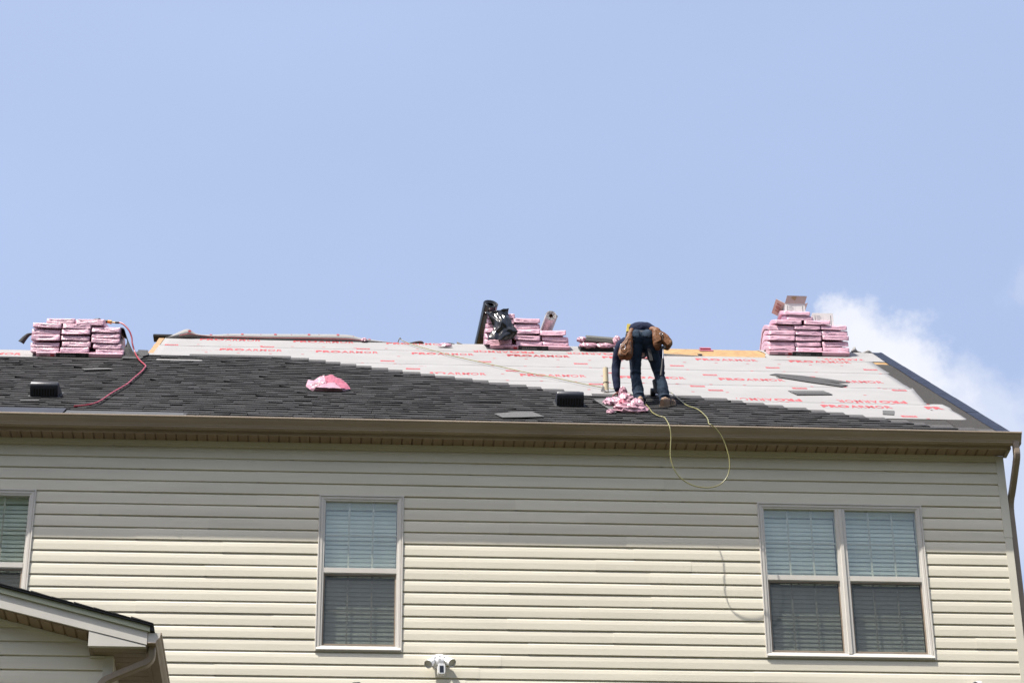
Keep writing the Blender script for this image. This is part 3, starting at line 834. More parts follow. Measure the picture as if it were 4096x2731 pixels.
# rake metal in blue film: lapped lengths
v = -.02; ln = [1.55, 1.1, 1.3, 1.45, 1.3]; k = 0
while v < 6.72:
    v1 = min(6.74, v+ln[k % 5]); mb = MB(); rows = []
    for i in range(9):
        vv = v+(v1-v)*i/8; wv = .012+.002*(k % 2)+.0015*noise.noise(Vector((vv*3, 2, 0)))
        ui = 6.305 + .012*noise.noise(Vector((vv*1.3, 7, 0)))
        rows.append([ro(ui, vv, wv), ro(6.40, vv, wv), ro(6.432, vv, wv+.006), ro(6.44, vv, wv+.003), ro(6.442, vv, -.05), ro(6.437, vv, -.05), ro(6.434, vv, wv-.004), ro(ui, vv, wv-.0015)])
    mb.grid(rows, 0, True); mb.cap(rows[0], 0, True); mb.cap(rows[-1], 0)
    obj('rake_edge_metal', mb, m_blue, roof); v = v1-.02; k += 1
obj('rake_corner', MB().hexa([ro(6.20, -.03, .0), ro(6.445, -.03, .0), ro(6.445, .03, .0), ro(6.20, .03, .0), ro(6.20, -.03, .02), ro(6.445, -.03, .022), ro(6.445, .03, .02), ro(6.20, .03, .018)]), m_felt, roof)
# pale board on the cut edge at the step, and a piece of black ridge vent above it
bd = MB()
for i in range(5):
    a = 5.20+i*.31
    slab(bd, ULEFT-.045+.004*(i % 2), ULEFT+.02, a, a+.305, -.035, .006)
obj('rake_board', bd, m_board, roof)
obj('ridge_vent', MB().box(-2.785, -2.30, 5.22, 5.38, 4.700, 4.722).box(-2.78, -2.30, 5.25, 5.35, 4.722, 4.742), m_felt, roof)

# loose, curling edges of the top sheet along the ridge
def flap(name, st, mats, red=None):
    """stations (x, z_base, z_fold, z_top, y_fold); sheet leans out, folds and runs back"""
    mb = MB(); rows = []
    for x, zb, zf, zt, yf in st:
        rows.append([(x, 5.235, zb-.02), (x, 5.20, zb), (x, yf+.03, zb+(zf-zb)*.5), (x, yf, zf), (x, yf+.012, zf+(zt-zf)*.45), (x, yf+.035, zf+(zt-zf)*.85), (x, yf+.065, zt), (x, yf+.115, zt-.004), (x, yf+.17, zt-.035)])
    S = []
    for c in range(len(rows[0])):
        S.append(smooth_path([r[c] for r in rows], 5))
    rows = [[S[c][i] for c in range(len(S))] for i in range(len(S[0]))]
    mb.grid(rows)
    o = obj(name, mb, mats, roof, smooth=True)
    sm = o.modifiers.new('thickness', 'SOLIDIFY'); sm.thickness = .002
    return o, rows
st = [(-2.62, 4.66, 4.665, 4.672, 5.19), (-2.48, 4.665, 4.672, 4.758, 5.17), (-2.35, 4.67, 4.69, 4.805, 5.15), (-2.23, 4.69, 4.70, 4.742, 5.18), (-2.02, 4.675, 4.69, 4.753, 5.20),
      (-1.80, 4.67, 4.690, 4.773, 5.20), (-1.44, 4.662, 4.688, 4.777, 5.195), (-.95, 4.656, 4.690, 4.785, 5.190), (-.38, 4.652, 4.690, 4.792, 5.188), (-.19, 4.650, 4.68, 4.746, 5.19), (.02, 4.648, 4.668, 4.714, 5.195), (.345, 4.648, 4.652, 4.658, 5.19)]
fl, rows = flap('underlayment_flap', st, m_under)
pf = MB()
n_ = Vector((0, -.004, .001))
band = rows[6:len(rows)-8]
pf.grid([[r[3]+n_ for r in band], [r[3]*.86+r[4]*.14+n_ for r in band]])
for i in range(14):
    x = -2.06 + i*.198
    r = min(rows, key=lambda q: abs(q[4].x-x)); c = r[4]*.35+r[5]*.65 + Vector((0, -.004, .002)); rad = .019 if i % 2 == 0 else .006
    up_ = (r[5]-r[4]).normalized()
    pf.add([c + Vector((1, 0, 0))*rad*math.cos(a*.785) + up_*rad*math.sin(a*.785) for a in range(8)], [tuple(range(8))])
pf.add([Vector((-2.325, 5.139, 4.728))+Vector((.021*math.cos(a*.6283), -.004, .019*math.sin(a*.6283))) for a in range(10)], [tuple(range(10))])
obj('flap_print', pf, m_print, roof, fixn=False)
flap('underlayment_flap', [(.37, 4.648, 4.65, 4.656, 5.20), (.53, 4.652, 4.668, 4.69, 5.16), (.595, 4.652, 4.665, 4.689, 5.16), (.62, 4.65, 4.652, 4.656, 5.2)], m_under)
flap('underlayment_flap', [(.80, 4.654, 4.656, 4.66, 5.22), (.894, 4.658, 4.675, 4.694, 5.2), (.99, 4.656, 4.668, 4.687, 5.2), (1.02, 4.654, 4.656, 4.664, 5.22)], m_under_back)
flap('underlayment_flap', [(1.033, 4.655, 4.69, 4.735, 5.22), (1.077, 4.655, 4.675, 4.704, 5.21), (1.147, 4.652, 4.658, 4.669, 5.21), (1.30, 4.65, 4.652, 4.656, 5.22)], m_under_back)
flap('underlayment_flap', [(6.055, 4.65, 4.66, 4.682, 5.21), (6.07, 4.655, 4.68, 4.726, 5.20), (6.112, 4.66, 4.69, 4.783, 5.20), (6.135, 4.66, 4.68, 4.735, 5.21), (6.185, 4.655, 4.665, 4.692, 5.2)], m_under)
flap('underlayment_flap', [(6.18, 4.64, 4.65, 4.69, 5.20), (6.225, 4.63, 4.66, 4.700, 5.19), (6.27, 4.61, 4.67, 4.715, 5.17), (6.314, 4.60, 4.64, 4.69, 5.17), (6.35, 4.58, 4.60, 4.63, 5.17)], m_under)
# ------------------------------------------------------------------ shingle bundles on the ridge
STACK_L = [(-3.854, 3.45, .075), (-3.503, 3.448, .08), (-3.095, 3.439, .077), (-3.853, 3.527, .067), (-3.495, 3.533, .075), (-3.133, 3.519, .071), (-3.858, 3.605, .085), (-3.506, 3.613, .075), (-3.159, 3.59, .069),
           (-3.855, 3.694, .079), (-3.504, 3.694, .08), (-3.161, 3.659, .07), (-3.848, 3.777, .07), (-3.504, 3.769, .075), (-3.158, 3.732, .083), (-3.70, 3.842, .078), (-3.348, 3.822, .09)]
STACK_M = [(1.537, 4.44, .088), (1.538, 4.529, .077), (1.540, 4.608, .067), (1.549, 4.678, .066), (1.563, 4.745, .073), (1.577, 4.819, .073), (1.921, 4.438, .073), (1.888, 4.51, .073), (1.89, 4.601, .078), (1.89, 4.679, .078),
           (1.893, 4.76, .071), (2.249, 4.455, .064), (2.240, 4.516, .068), (2.213, 4.586, .081)]
STACK_R = [(5.092, 4.437, .069), (5.441, 4.432, .077), (5.781, 4.444, .074), (5.091, 4.507, .072), (5.428, 4.514, .073), (5.776, 4.522, .074), (5.101, 4.581, .077), (5.44, 4.592, .077), (5.784, 4.605, .069),
           (5.109, 4.667, .072), (5.443, 4.672, .077), (5.778, 4.678, .08), (5.105, 4.742, .076), (5.438, 4.752, .068), (5.773, 4.761, .07), (5.197, 4.820, .07), (5.567, 4.826, .07), (5.347, 4.892, .066), (5.323, 4.960, .065)]
br = random.Random(9)
def bundle(xc, zb, h, yf, yr_, seed, rise=.28, w=.336, L=1.0):
    """a wrapped bundle bent over the ridge: rounded section swept from its near end over the top"""
    mb = MB(); n = 36; rows = []
    hw, hh = w/2*.985, h/2*.89
    sag = br.uniform(.001, .007); tw = br.uniform(-.006, .006); x_off = br.uniform(-.004, .004)
    def ring(y, zc, k=1.0, ko=1.0, front=0.0):
        r = []
        for j in range(n):
            a = 2*math.pi*(j+.5)/n
            c, s = math.cos(a), math.sin(a)
            e = 2/15.0
            px = hw*math.copysign(abs(c)**e, c)*k; pz = hh*math.copysign(abs(s)**e, s)*ko
            z = zc+pz - sag*(1-(px/hw)**2) + tw*px/hw
            dn = Vector((px*16, (y-yf)*7, z*22+seed*5))
            d = noise.noise(dn)*.0032 + .0026*noise.noise(dn*2.7)
            # loose wrap gathers at the ends
            g = .004*abs(noise.noise(Vector((px*40, seed, z*60))))
            r.append(Vector((xc+x_off+px+d*c, y + front + noise.noise(Vector((px*24, z*30, seed)))*.008 - (g if y < yf+.05 else 0), z+d*s*.8)))
        return r
    half = yr_-yf
    def zc(y):
        t = (y-yr_)/half
        return zb+h/2+rise*(1-math.sqrt(t*t+.05)/math.sqrt(1.05)) if abs(t) < 1.02 else zb+h/2-rise*(abs(t)-1)
    # near end: gathered cap rings, slightly bulging, top edge set back
    for k, ko, fr in ((.25, .15, .003), (.62, .45, .002), (.88, .78, .000), (.985, .95, .002)):
        r = ring(yf, zc(yf), k, ko, fr)
        for p in r: p.y += .16*max(0, p.z-zc(yf))
        rows.append(r)
    m = 9
    for i in range(m):
        y = yf+.010+(L-.010)*(i/(m-1))**1.15
        r = ring(y, zc(y))
        rows.append(r)
    mb.grid(rows, 0, True); mb.cap(rows[0], 0, True); mb.cap(rows[-1], 0)
    return mb
ROWN = ['lowest', 'second', 'third', 'fourth', 'fifth', 'sixth', 'seventh', 'top']
def put(lst, yf, yr_, stack, group, cols, rise):
    for i, (xc, zb, h) in enumerate(lst):
        mb = bundle(xc, zb, h, yf + br.uniform(-.012, .012), yr_, i*1.7+xc, rise)
        lab = cols(i)
        o = obj('shingle_bundle', mb, m_pink, smooth=True)
        tag(o, lab, 'shingle bundle', group)
def colsL(i):
    if i < 15: return 'pink wrapped bundle in the %s column, %s row above the label of the left stack' % (('left', 'middle', 'right')[i % 3], ROWN[i//3])
    return ('pink wrapped bundle on top of the left stack, the left of two', 'pink wrapped bundle on top of the left stack beside the red hose')[i-15]
def colsM(i):
    if i < 6: return 'pink wrapped bundle in the column behind the black plastic, %s row up' % ROWN[i]
    if i < 11: return 'pink wrapped bundle in the centre column of the middle stack, %s row up' % ROWN[i-6]
    return 'pink wrapped bundle under the grey roll in the short right column, %s row up' % ROWN[i-11]
def colsR(i):
    if i < 15: return 'pink wrapped bundle in the %s column, %s row above the label of the right stack' % (('left', 'middle', 'right')[i % 3], ROWN[i//3])
    return ('pink wrapped bundle in the sixth row of the right stack, the left one', 'pink wrapped bundle in front of the closed white carton',
            'pink wrapped bundle second from the top of the right stack', 'pink wrapped bundle topmost on the right stack before the open carton')[i-15]
put(STACK_L, 3.455, yL, 'left', 'shingle bundles in the left stack', colsL, .22)
put(STACK_M, 4.81, yR, 'middle', 'shingle bundles in the middle stack', colsM, .28)
put(STACK_R, 4.81, yR, 'right', 'shingle bundles in the right stack', colsR, .28)

def base_bundle(x0, x1, v0, label, group, bx0, bx1, rx):
    """the lowest bundle of a stack: lies lengthways on the slope with its printed side towards the eave"""
    t = thing('shingle_bundle', label, 'shingle bundle', ro((x0+x1)/2, v0+.16, .02), group)
    mb = MB(); rows = []; n = 26; hh = .027
    for i in range(17):
        s = i/16; x = x0+(x1-x0)*s; k = 1 if 0 < i < 16 else .9
        row = []
        for j in range(n):
            a = 2*math.pi*(j+.5)/n; c, q = math.cos(a), math.sin(a); e = 2/8.0
            pv = .168*math.copysign(abs(c)**e, c)*k; pw_ = hh*math.copysign(abs(q)**e, q)*k
            d = .0025*noise.noise(Vector((x*12, pv*12, pw_*30)))
            row.append(ro(x, v0+.168+pv+d, .012+hh+pw_+d))
        rows.append(row)
    mb.grid(rows, 0, True); mb.cap(rows[0], 0, True); mb.cap(rows[-1], 0)
    obj('wrapper', mb, m_pinkend, t, smooth=True, auto=50)
    F = lambda x, h: ro(x, v0-.0042, .0125+.053*h)
    plate = lambda m_, a, b, h0, h1, nm, dd=0.0: obj(nm, MB().hexa([ro(a, v0-.0035-dd, .0125+.053*h0), ro(b, v0-.0035-dd, .0125+.053*h0), ro(b, v0+.006, .0125+.053*h0), ro(a, v0+.006, .0125+.053*h0),
                                                        ro(a, v0-.0035-dd, .0125+.053*h1), ro(b, v0-.0035-dd, .0125+.053*h1), ro(b, v0+.006, .0125+.053*h1), ro(a, v0+.006, .0125+.053*h1)]), m_, t)
    plate(m_black, bx0, bx1, .02, .97, 'label_band')
    plate(m_print, rx, rx+.045, .12, .66, 'red_square')
    tx = MB(); put_text(tx, 'DURATION', lambda a, b: ro(bx0+.047+.178*a, v0-.0055, .0125+.053*(.16+.36*b)), .02)
    put_text(tx, 'TruDefinition', lambda a, b: ro(bx0+.047+.06*a, v0-.0055, .0125+.053*(.60+.10*b)), .0)
    put_text(tx, 'SureNail', lambda a, b: ro(bx0+.30+.04*a, v0-.0055, .0125+.053*(.34+.16*b)), .0)
    obj('lettering', tx, m_white_print, t, fixn=False)
    tk = MB(); put_text(tk, 'ONYX BLACK', lambda a, b: ro(rx-.13+.10*a, v0-.0050, .0125+.053*(.52+.14*b)), .02)
    for q in range(4):
        y0 = .44-.09*q
        tk.add([ro(rx-.13, v0-.0048, .0125+.053*y0), ro(rx-.04, v0-.0048, .0125+.053*y0), ro(rx-.04, v0-.0048, .0125+.053*(y0-.035)), ro(rx-.13, v0-.0048, .0125+.053*(y0-.035))], [(0, 1, 2, 3)])
    obj('lettering', tk, m_black, t, fixn=False)
    return t
base_bundle(-3.945, -2.945, 4.585, 'printed bottom bundle with black band under the left stack', 'printed bottom bundles', -3.713, -3.335, -3.778)
base_bundle(1.433, 2.422, 6.255, 'printed bottom bundle with black band under the middle stack', 'printed bottom bundles', 1.779, 2.153, 1.718)
base_bundle(4.928, 5.94, 6.25, 'printed bottom bundle with black band under the right stack', 'printed bottom bundles', 5.216, 5.591, 5.162)

# ------------------------------------------------------------------ rolls and plastic on the middle stack
def roll(name, label, cat, a, b, r, mat, spiral=True, core=.3):
    a, b = Vector(a), Vector(b); ax = (b-a).normalized()
    p = ax.cross(Vector((0, 0, 1))).normalized(); q = p.cross(ax)
    t = thing(name, label, cat, b)
    mb = MB(); n = 30; rows = []
    def rr(k, s): return r*(1+.02*math.sin(3*k+s*3)+.012*math.sin(7*k))
    for s in (0, .02, .35, .7, .98, 1):
        c = a.lerp(b, s)
        rows.append([c + (p*math.cos(2*math.pi*k/n)+q*math.sin(2*math.pi*k/n))*rr(2*math.pi*k/n, s) for k in range(n)])
    rows.insert(0, [a+(x-a)*core + ax*.012 for x in rows[0]])
    rows.insert(0, [a+(x-a)*.9 + ax*.4 for x in rows[0]])
    rows.append([b+(x-b)*core for x in rows[-1]])
    mb.grid(rows, 0, True); mb.cap(rows[0], 0, True)
    obj('winding', mb, mat, t, smooth=True, auto=40)
    # visible layers on the near end
    sp = MB(); pts = []
    for i in range(64):
        th = i*.30; rad = r*(core+.05) + (r*(.94-core))*(i/63)
        pts.append(a + (p*math.cos(th)+q*math.sin(th))*rad - ax*.0015*(1+(i % 3)))
    sp.tube(pts, .0028, 5, sub=1)
    obj('layer_edge', sp, mat, t)
    return t
roll('plastic_roll', 'black plastic film roll lying on top of the middle bundle stack', 'roll', (1.45, 5.0, 5.142), (1.352, 5.56, 4.83), .094, m_plastic, core=.45)
t = roll('underlayment_roll', 'grey underlayment roll lying on the short right column of the middle stack', 'roll', (2.205, 4.93, 4.950), (2.135, 5.80, 5.035), .068, m_grey_roll, core=.32)
ax = (Vector((2.135, 5.80, 5.035))-Vector((2.205, 4.93, 4.950))).normalized()
cmb = MB(); cmb.tube([Vector((2.205, 4.93, 4.950))-ax*.004, Vector((2.205, 4.93, 4.950))+ax*.3], .022, 14, caps=False, sub=2); cmb.tube([Vector((2.205, 4.93, 4.950))-ax*.004, Vector((2.205, 4.93, 4.950))+ax*.3], .014, 14, caps=False, sub=2)
obj('core', cmb, m_core, t, smooth=True)
tl = MB(); rows = []
for s in (0, .3, .7, 1):
    c = Vector((2.205, 4.93, 4.950))+ax*.85*s
    rows.append([c+Vector((.048, 0, .048)), c+Vector((.072, 0, .012)), c+Vector((.088, 0, -.004)), c+Vector((.066, 0, -.03)), c+Vector((.045, 0, -.045))])
tl.grid(rows); o = obj('loose_end', tl, m_grey_roll, t, smooth=True); o.modifiers.new('thickness', 'SOLIDIFY').thickness = .002

# film hanging from the roll over the bundles
sh = MB(); rows = []
LFT = [(1.335, 4.905), (1.385, 4.86), (1.432, 4.77), (1.468, 4.69), (1.472, 4.63), (1.435, 4.58), (1.405, 4.53), (1.398, 4.468)]
RGT = [(1.665, 4.953), (1.655, 4.90), (1.668, 4.84), (1.690, 4.76), (1.715, 4.69), (1.752, 4.635), (1.768, 4.59), (1.712, 4.515)]
LFT = smooth_path([(a, 0, b) for a, b in LFT], 4); RGT = smooth_path([(a, 0, b) for a, b in RGT], 4); N = len(LFT)
for i in range(N):
    t_ = i/(N-1); row = []
    for j in range(25):
        s = j/24; p = LFT[i].lerp(RGT[i], s)
        z = p.z - .035*math.sin(math.pi*s)*(t_**3) - .02*math.sin(math.pi*s)*(1-t_)**2
        fold = .018*math.sin(s*6.5+t_*3.5)*(1-.3*t_) + .05*noise.noise(Vector((s*2.6, t_*3.4, 2))) + .02*noise.noise(Vector((s*7, t_*7, 5)))
        row.append((p.x, 4.742 - .02*math.sin(math.pi*t_) - .02*math.sin(math.pi*s) + fold + .05*(1-t_)*(1-t_), z))
    rows.append(row)
top = [(p[0], 4.93, p[2]+.03) for p in rows[0]]
rows.insert(0, top); rows.insert(0, [(p[0]*.6+.4*1.44, 5.04, p[2]+.05) for p in top])
sh.grid(rows)
o = obj('plastic_sheet', sh, m_plastic, smooth=True); o.modifiers.new('thickness', 'SOLIDIFY').thickness = .0015
tag(o, 'crumpled black plastic sheet hanging over the middle stack of bundles', 'plastic sheet')

# ------------------------------------------------------------------ cartons on the right stack
def carton(name, label, x0, x1, y0, y1, z0, z1, open_):
    t = thing(name, label, 'box', ((x0+x1)/2, (y0+y1)/2, z0))
    mb = MB(); th = .004
    mb.box(x0, x1, y0, y0+th, z0, z1); mb.box(x0, x1, y1-th, y1, z0, z1); mb.box(x0, x0+th, y0+th, y1-th, z0, z1); mb.box(x1-th, x1, y0+th, y1-th, z0, z1); mb.box(x0+th, x1-th, y0+th, y1-th, z0, z0+th)
    obj('carton_wall', mb, m_card, t)
    def flapq(nm, a, b, c, d, mats):
        a, b, c, d = map(Vector, (a, b, c, d)); n = (b-a).cross(d-a).normalized()*.002
        obj(nm, MB().hexa([a-n, b-n, c-n, d-n, a+n, b+n, c+n, d+n]), mats, t)
    w = x1-x0
    pr_ = MB()
    F = lambda a, b: Vector((x0+w*a, y0-.0012, z0+(z1-z0)*b))
    def bar(a0, a1, b0, b1): pr_.add([F(a0, b0), F(a1, b0), F(a1, b1), F(a0, b1)], [(0, 1, 2, 3)])
    bar(.115, .14, .10, .86); bar(.865, .89, .10, .86)
    obj('print', pr_, m_inkblack, t, fixn=False)
    pr_ = MB()
    for q in range(8): bar(.19, .19+(.24 if q % 3 else .17), .80-.085*q, .82-.085*q+.008)
    bar(.505, .51, .10, .86)
    obj('print', pr_, m_inkgrey, t, fixn=False)
    pr_ = MB()
    for a, b, r in ((.64, .42, .05), (.70, .47, .055), (.76, .44, .045), (.72, .30, .035), (.60, .36, .03)):
        pr_.add([F(a+r*math.cos(k), b+1.3*r*math.sin(k)*.8) + Vector((0, -.0003*(1+k*.1), 0)) for k in [i*.785 for i in range(8)]], [tuple(range(8))])
    obj('print', pr_, m_inkblack, t, fixn=False)
    sd = MB()
    for q in range(5):
        yy = y0+.05+q*.045
        sd.box(x0-.0012, x0-.0008, yy, yy+.03, z0+.06+.02*(q % 2), z0+.12+.02*(q % 2))
    obj('print', sd, m_inkblue, t, fixn=False)
    if open_:
        flapq('flap', (x0, y0, z1), (x1, y0, z1), (x1+.03, y0-.03, z1+.095), (x0+.03, y0-.035, z1+.095), m_cardpink)
        flapq('flap', (x0, y1, z1), (x0, y0, z1), (x0-.105, y0+.02, z1+.075), (x0-.11, y1+.01, z1+.07), m_cardpink)
        flapq('flap', (x1, y0, z1), (x1, y1, z1), (x1+.05, y1, z1+.05), (x1+.05, y0+.06, z1+.05), m_cardpink)
        rp_ = MB(); C0 = Vector((x0-.055, (y0+y1)/2, z1+.036)); ua = Vector((-.105, 0, .074)).normalized(); va = Vector((0, 1, 0)); nn = ua.cross(va).normalized()
        if nn.z > 0: nn = -nn
        for rad in (.018, .034):
            ring = [C0+nn*.0035+(ua*math.cos(k*.628)+va*math.sin(k*.628)*1.2)*rad for k in range(10)]
            ring2 = [C0+nn*.0035+(ua*math.cos(k*.628)+va*math.sin(k*.628)*1.2)*(rad-.007) for k in range(10)]
            rp_.grid([ring, ring2], 0, True)
        for q in (-.075, -.06, .06, .075):
            c = C0+va*q*1.2+nn*.0035
            rp_.add([c-ua*.03-va*.004, c+ua*.03-va*.004, c+ua*.03+va*.004, c-ua*.03+va*.004], [(0, 1, 2, 3)])
        obj('print', rp_, m_print, t, fixn=False)
        obj('torn_liner', MB().add([(x0+.06, y0-.032, z1+.088), (x0+.155, y0-.034, z1+.085), (x0+.13, y0-.016, z1+.032), (x0+.10, y0-.022, z1+.05)], [(0, 1, 2, 3)]), m_cardbrown, t)
    else:
        flapq('flap', (x0+.002, y0+.002, z1+.002), (x1-.002, y0+.002, z1+.002), (x1-.01, (y0+y1)/2, z1+.012), (x0+.01, (y0+y1)/2, z1+.008), m_card)
        flapq('flap', (x0+.002, y1, z1+.002), (x1-.002, y1, z1+.002), (x1-.01, (y0+y1)/2+.01, z1+.02), (x0+.01, (y0+y1)/2+.01, z1+.01), m_card)
carton('nail_carton', 'open white carton with raised flaps on top of the right stack', 5.205, 5.462, 5.0, 5.36, 5.0, 5.246, True)
carton('nail_carton', 'closed white carton standing at the right of the right stack top', 5.578, 5.846, 5.15, 5.5, 4.985, 5.198, False)

# ------------------------------------------------------------------ vents and pipe
def vent(u, v, label):
    t = thing('roof_vent', label, 'roof vent', ro(u, v, .02), 'black roof vents')
    B_ = ro(u, v, .018)
    def q(a, b, c): return ro(u+a, v+b, .018+c)       # along eave, up slope, out of slope
    obj('flange', MB().box(-.165, .165, -.03, .36, .0, .004, fn=q), m_felt, t)
    # hood: slanted back, rounded shoulder, upright louvred front (profile up-slope b, out c)
    hp = [(-.000, .004), (-.008, .060), (-.010, .100), (-.004, .128), (.012, .146), (.035, .153), (.075, .147), (.33, .008)]
    mb = MB(); rows = []
    for a, k in ((-.142, .90), (-.1395, .97), (-.132, 1.0), (.132, 1.0), (.1395, .97), (.142, .90)):
        rows.append([q(a, b, c*k) for b, c in hp])
    mb.grid(rows); mb.cap(rows[0], 0, True); mb.cap(rows[-1], 0)
    obj('hood', mb, m_blackm, t, smooth=True, auto=35)
    obj('dark_opening_plate', MB().box(-.112, .112, -.0125, -.004, .016, .088, fn=q), m_blackv, t)  # solid plate behind the bars; the opening's shade is put into its colour
    for k in range(9):
        a = -.112+.028*k
        obj('louvre_bar', MB().box(a-.004, a+.004, -.019, -.0128, .014, .090, fn=q), m_blackm, t)
    obj('louvre_rail', MB().box(-.125, .125, -.021, -.0195, .088, .097, fn=q).box(-.125, .125, -.021, -.0195, .010, .017, fn=q), m_blackm, t)
vent(-3.405, 1.22, 'black slant back roof vent near the left edge under the left stack')
vent(2.055, 1.30, 'black slant back roof vent left of the bent worker')

t = thing('vent_pipe', 'cream plastic vent pipe standing beside the worker', 'pipe', ro(2.545, 2.53, 0))
c0 = ro(2.545, 2.53, .005)
mb = MB(); n = 22; hgt = .305
rows = [[c0+Vector((.030*math.cos(2*math.pi*k/n), .030*math.sin(2*math.pi*k/n), z)) for k in range(n)] for z in (-.03, .1, .2, hgt)]
rows.append([c0+Vector((.026*math.cos(2*math.pi*k/n), .026*math.sin(2*math.pi*k/n), hgt)) for k in range(n)])
rows.append([c0+Vector((.026*math.cos(2*math.pi*k/n), .026*math.sin(2*math.pi*k/n), hgt-.15)) for k in range(n)])
mb.grid(rows, 0, True); obj('pipe', mb, m_pvc, t, smooth=True, auto=40)
mb = MB(); mb.tube([c0+Vector((.0315*math.cos(2*math.pi*k/16), .0315*math.sin(2*math.pi*k/16), .118)) for k in range(17)], .0032, 6, sub=1); obj('rubber_band', mb, m_rubber, t)
mb = MB(); rows = []
for z, r in ((.0, .046), (.02, .036), (.03, .0325)):
    rows.append([c0+Vector((r*math.cos(2*math.pi*k/n), r*1.1*math.sin(2*math.pi*k/n), z-.015)) for k in range(n)])
mb.grid(rows, 0, True); obj('collar', mb, m_under, t, smooth=True)
mb = MB(); mb.add([ro(2.49, 2.58, .012), ro(2.525, 2.50, .012), ro(2.52, 2.50, .075), ro(2.505, 2.54, .08)], [(0, 1, 2, 3)]); o = obj('torn_sheet_corner', mb, m_under, t); o.modifiers.new('thickness', 'SOLIDIFY').thickness = .003

# ------------------------------------------------------------------ crumpled wrap
def crumple(mb, c, r, seed, amp=.35, nu=21, nv=12, mi=0, flatten=True, rot=0.0):
    """creased plastic lump standing on the slope; radii along eave, up slope, out of slope"""
    def fn(d):
        q = Vector((d.x*1.5+seed, d.y*1.5, d.z*1.5))
        rid = 1-abs(noise.noise(q*1.3))*2.0
        rid2 = 1-abs(noise.noise(q*3.1+Vector((4, 1, 0))))*2.0
        return 1 + amp*(rid*.55-.35) + amp*.45*(rid2*.5-.2)
    sub = MB(); sub.ellipsoid((0, 0, 0), r, nu, nv, 0, fn)
    vs = []
    for p in sub.v:
        a, b = p.x*math.cos(rot)-p.y*math.sin(rot), p.x*math.sin(rot)+p.y*math.cos(rot)
        w = c[2]+p.z
        if flatten and w < .024: w = .024 + .004*abs(noise.noise(Vector((a*20, b*20, seed))))
        vs.append(ro(c[0]+a, c[1]+b, w))
    mb.add(vs, sub.f, mi)
t = thing('wrapper_bag', 'puffed empty pink wrapper lying on the grey shingles', 'plastic wrap', ro(-.51, 2.3, .02))
BP = [(-.737, 1.5, 2.023), (-.722, 1.62, 2.158), (-.662, 1.62, 2.149), (-.591, 1.66, 2.228), (-.543, 1.68, 2.252), (-.463, 1.7, 2.272), (-.423, 1.7, 2.253), (-.34, 1.66, 2.188), (-.283, 1.58, 2.084), (-.256, 1.5, 1.992),
      (-.333, 1.42, 1.916), (-.496, 1.4, 1.905), (-.66, 1.42, 1.915), (-.694, 1.45, 1.95), (-.592, 1.5, 2.023), (-.519, 1.46, 2.039), (-.429, 1.52, 2.084), (-.625, 1.38, 1.945), (-.478, 1.34, 1.918), (-.352, 1.38, 1.935), (-.613, 1.52, 2.091), (-.537, 1.55, 2.14),
      (-.62, 1.75, 2.155), (-.45, 1.78, 2.175), (-.33, 1.72, 2.13), (-.70, 1.68, 2.10)]
def crinkle(faces, mat, name, seed):
    bm2 = bmesh.new(); V = {}
    for f in faces:
        vs = []
        for i in f:
            if i not in V: V[i] = bm2.verts.new(BP[i])
            vs.append(V[i])
        bm2.faces.new(vs)
    bmesh.ops.triangulate(bm2, faces=bm2.faces)
    bmesh.ops.subdivide_edges(bm2, edges=bm2.edges, cuts=3, use_grid_fill=True, fractal=.0, smooth=0)
    for v_ in bm2.verts:
        q = v_.co*11+Vector((seed, 0, 0))
        n1 = 1-abs(noise.noise(q))*2; n2 = 1-abs(noise.noise(q*2.6))*2
        v_.co += Vector((.004*n2, -.011*n1-.005*n2, .007*n1))
    mb = MB(); mb.add([v_.co.copy() for v_ in bm2.verts], [])
    bm2.verts.index_update(); mb.f = [[v_.index for v_ in f.verts] for f in bm2.faces]; mb.mi = [0]*len(mb.f); mb.t = [1.0]*len(mb.f)
    bm2.free(); o = obj(name, mb, mat, t); o.modifiers.new('thickness', 'SOLIDIFY').thickness = .002
crinkle([(0, 1, 2, 20), (2, 3, 20), (3, 4, 21, 20), (0, 20, 14), (20, 21, 15, 14), (0, 14, 17, 13), (14, 15, 18, 17), (13, 17, 12), (17, 18, 11, 12), (18, 19, 10, 11), (15, 16, 19, 18), (19, 9, 10)], m_pinkbag, 'front_folds', 1.0)
crinkle([(4, 5, 16, 15, 21), (5, 6, 16), (6, 7, 8, 19, 16), (8, 9, 19)], m_pinkdk, 'inner_side', 4.0)
crinkle([(1, 25, 22, 3, 2), (3, 22, 23, 5, 4), (5, 23, 24, 7, 6), (7, 24, 8)], m_pinkbag, 'back_fold', 7.0)

t = thing('torn_wrapper', 'torn pink wrapper heaped at the worker\'s feet', 'plastic wrap', ro(2.62, 1.2, .02))
mb = MB(); crumple(mb, (2.66, .98, .045), (.18, .12, .07), 1.3, .5); crumple(mb, (2.53, 1.42, .05), (.12, .16, .06), 21.3, .5); crumple(mb, (2.67, 1.62, .05), (.09, .14, .075), 8.8, .45)
crumple(mb, (2.75, 1.20, .055), (.07, .16, .075), 4.8, .45); crumple(mb, (2.44, .86, .03), (.045, .05, .03), 2.8, .5); crumple(mb, (2.655, 1.80, .08), (.05, .07, .095), 6.6, .35)
obj('crumpled_film', mb, m_pinkbag, t)
mb = MB(); crumple(mb, (2.60, 1.33, .04), (.07, .12, .06), 16.6, .4)
obj('inner_side', mb, m_pinkdk, t)
mb = MB(); crumple(mb, (.87, 6.38, .03), (.09, .07, .032), 2.2, .4, 16, 10); o = obj('wrapper_scrap', mb, m_pinkbag); tag(o, 'small pink wrapper scrap near the ridge left of the middle stack', 'plastic wrap')
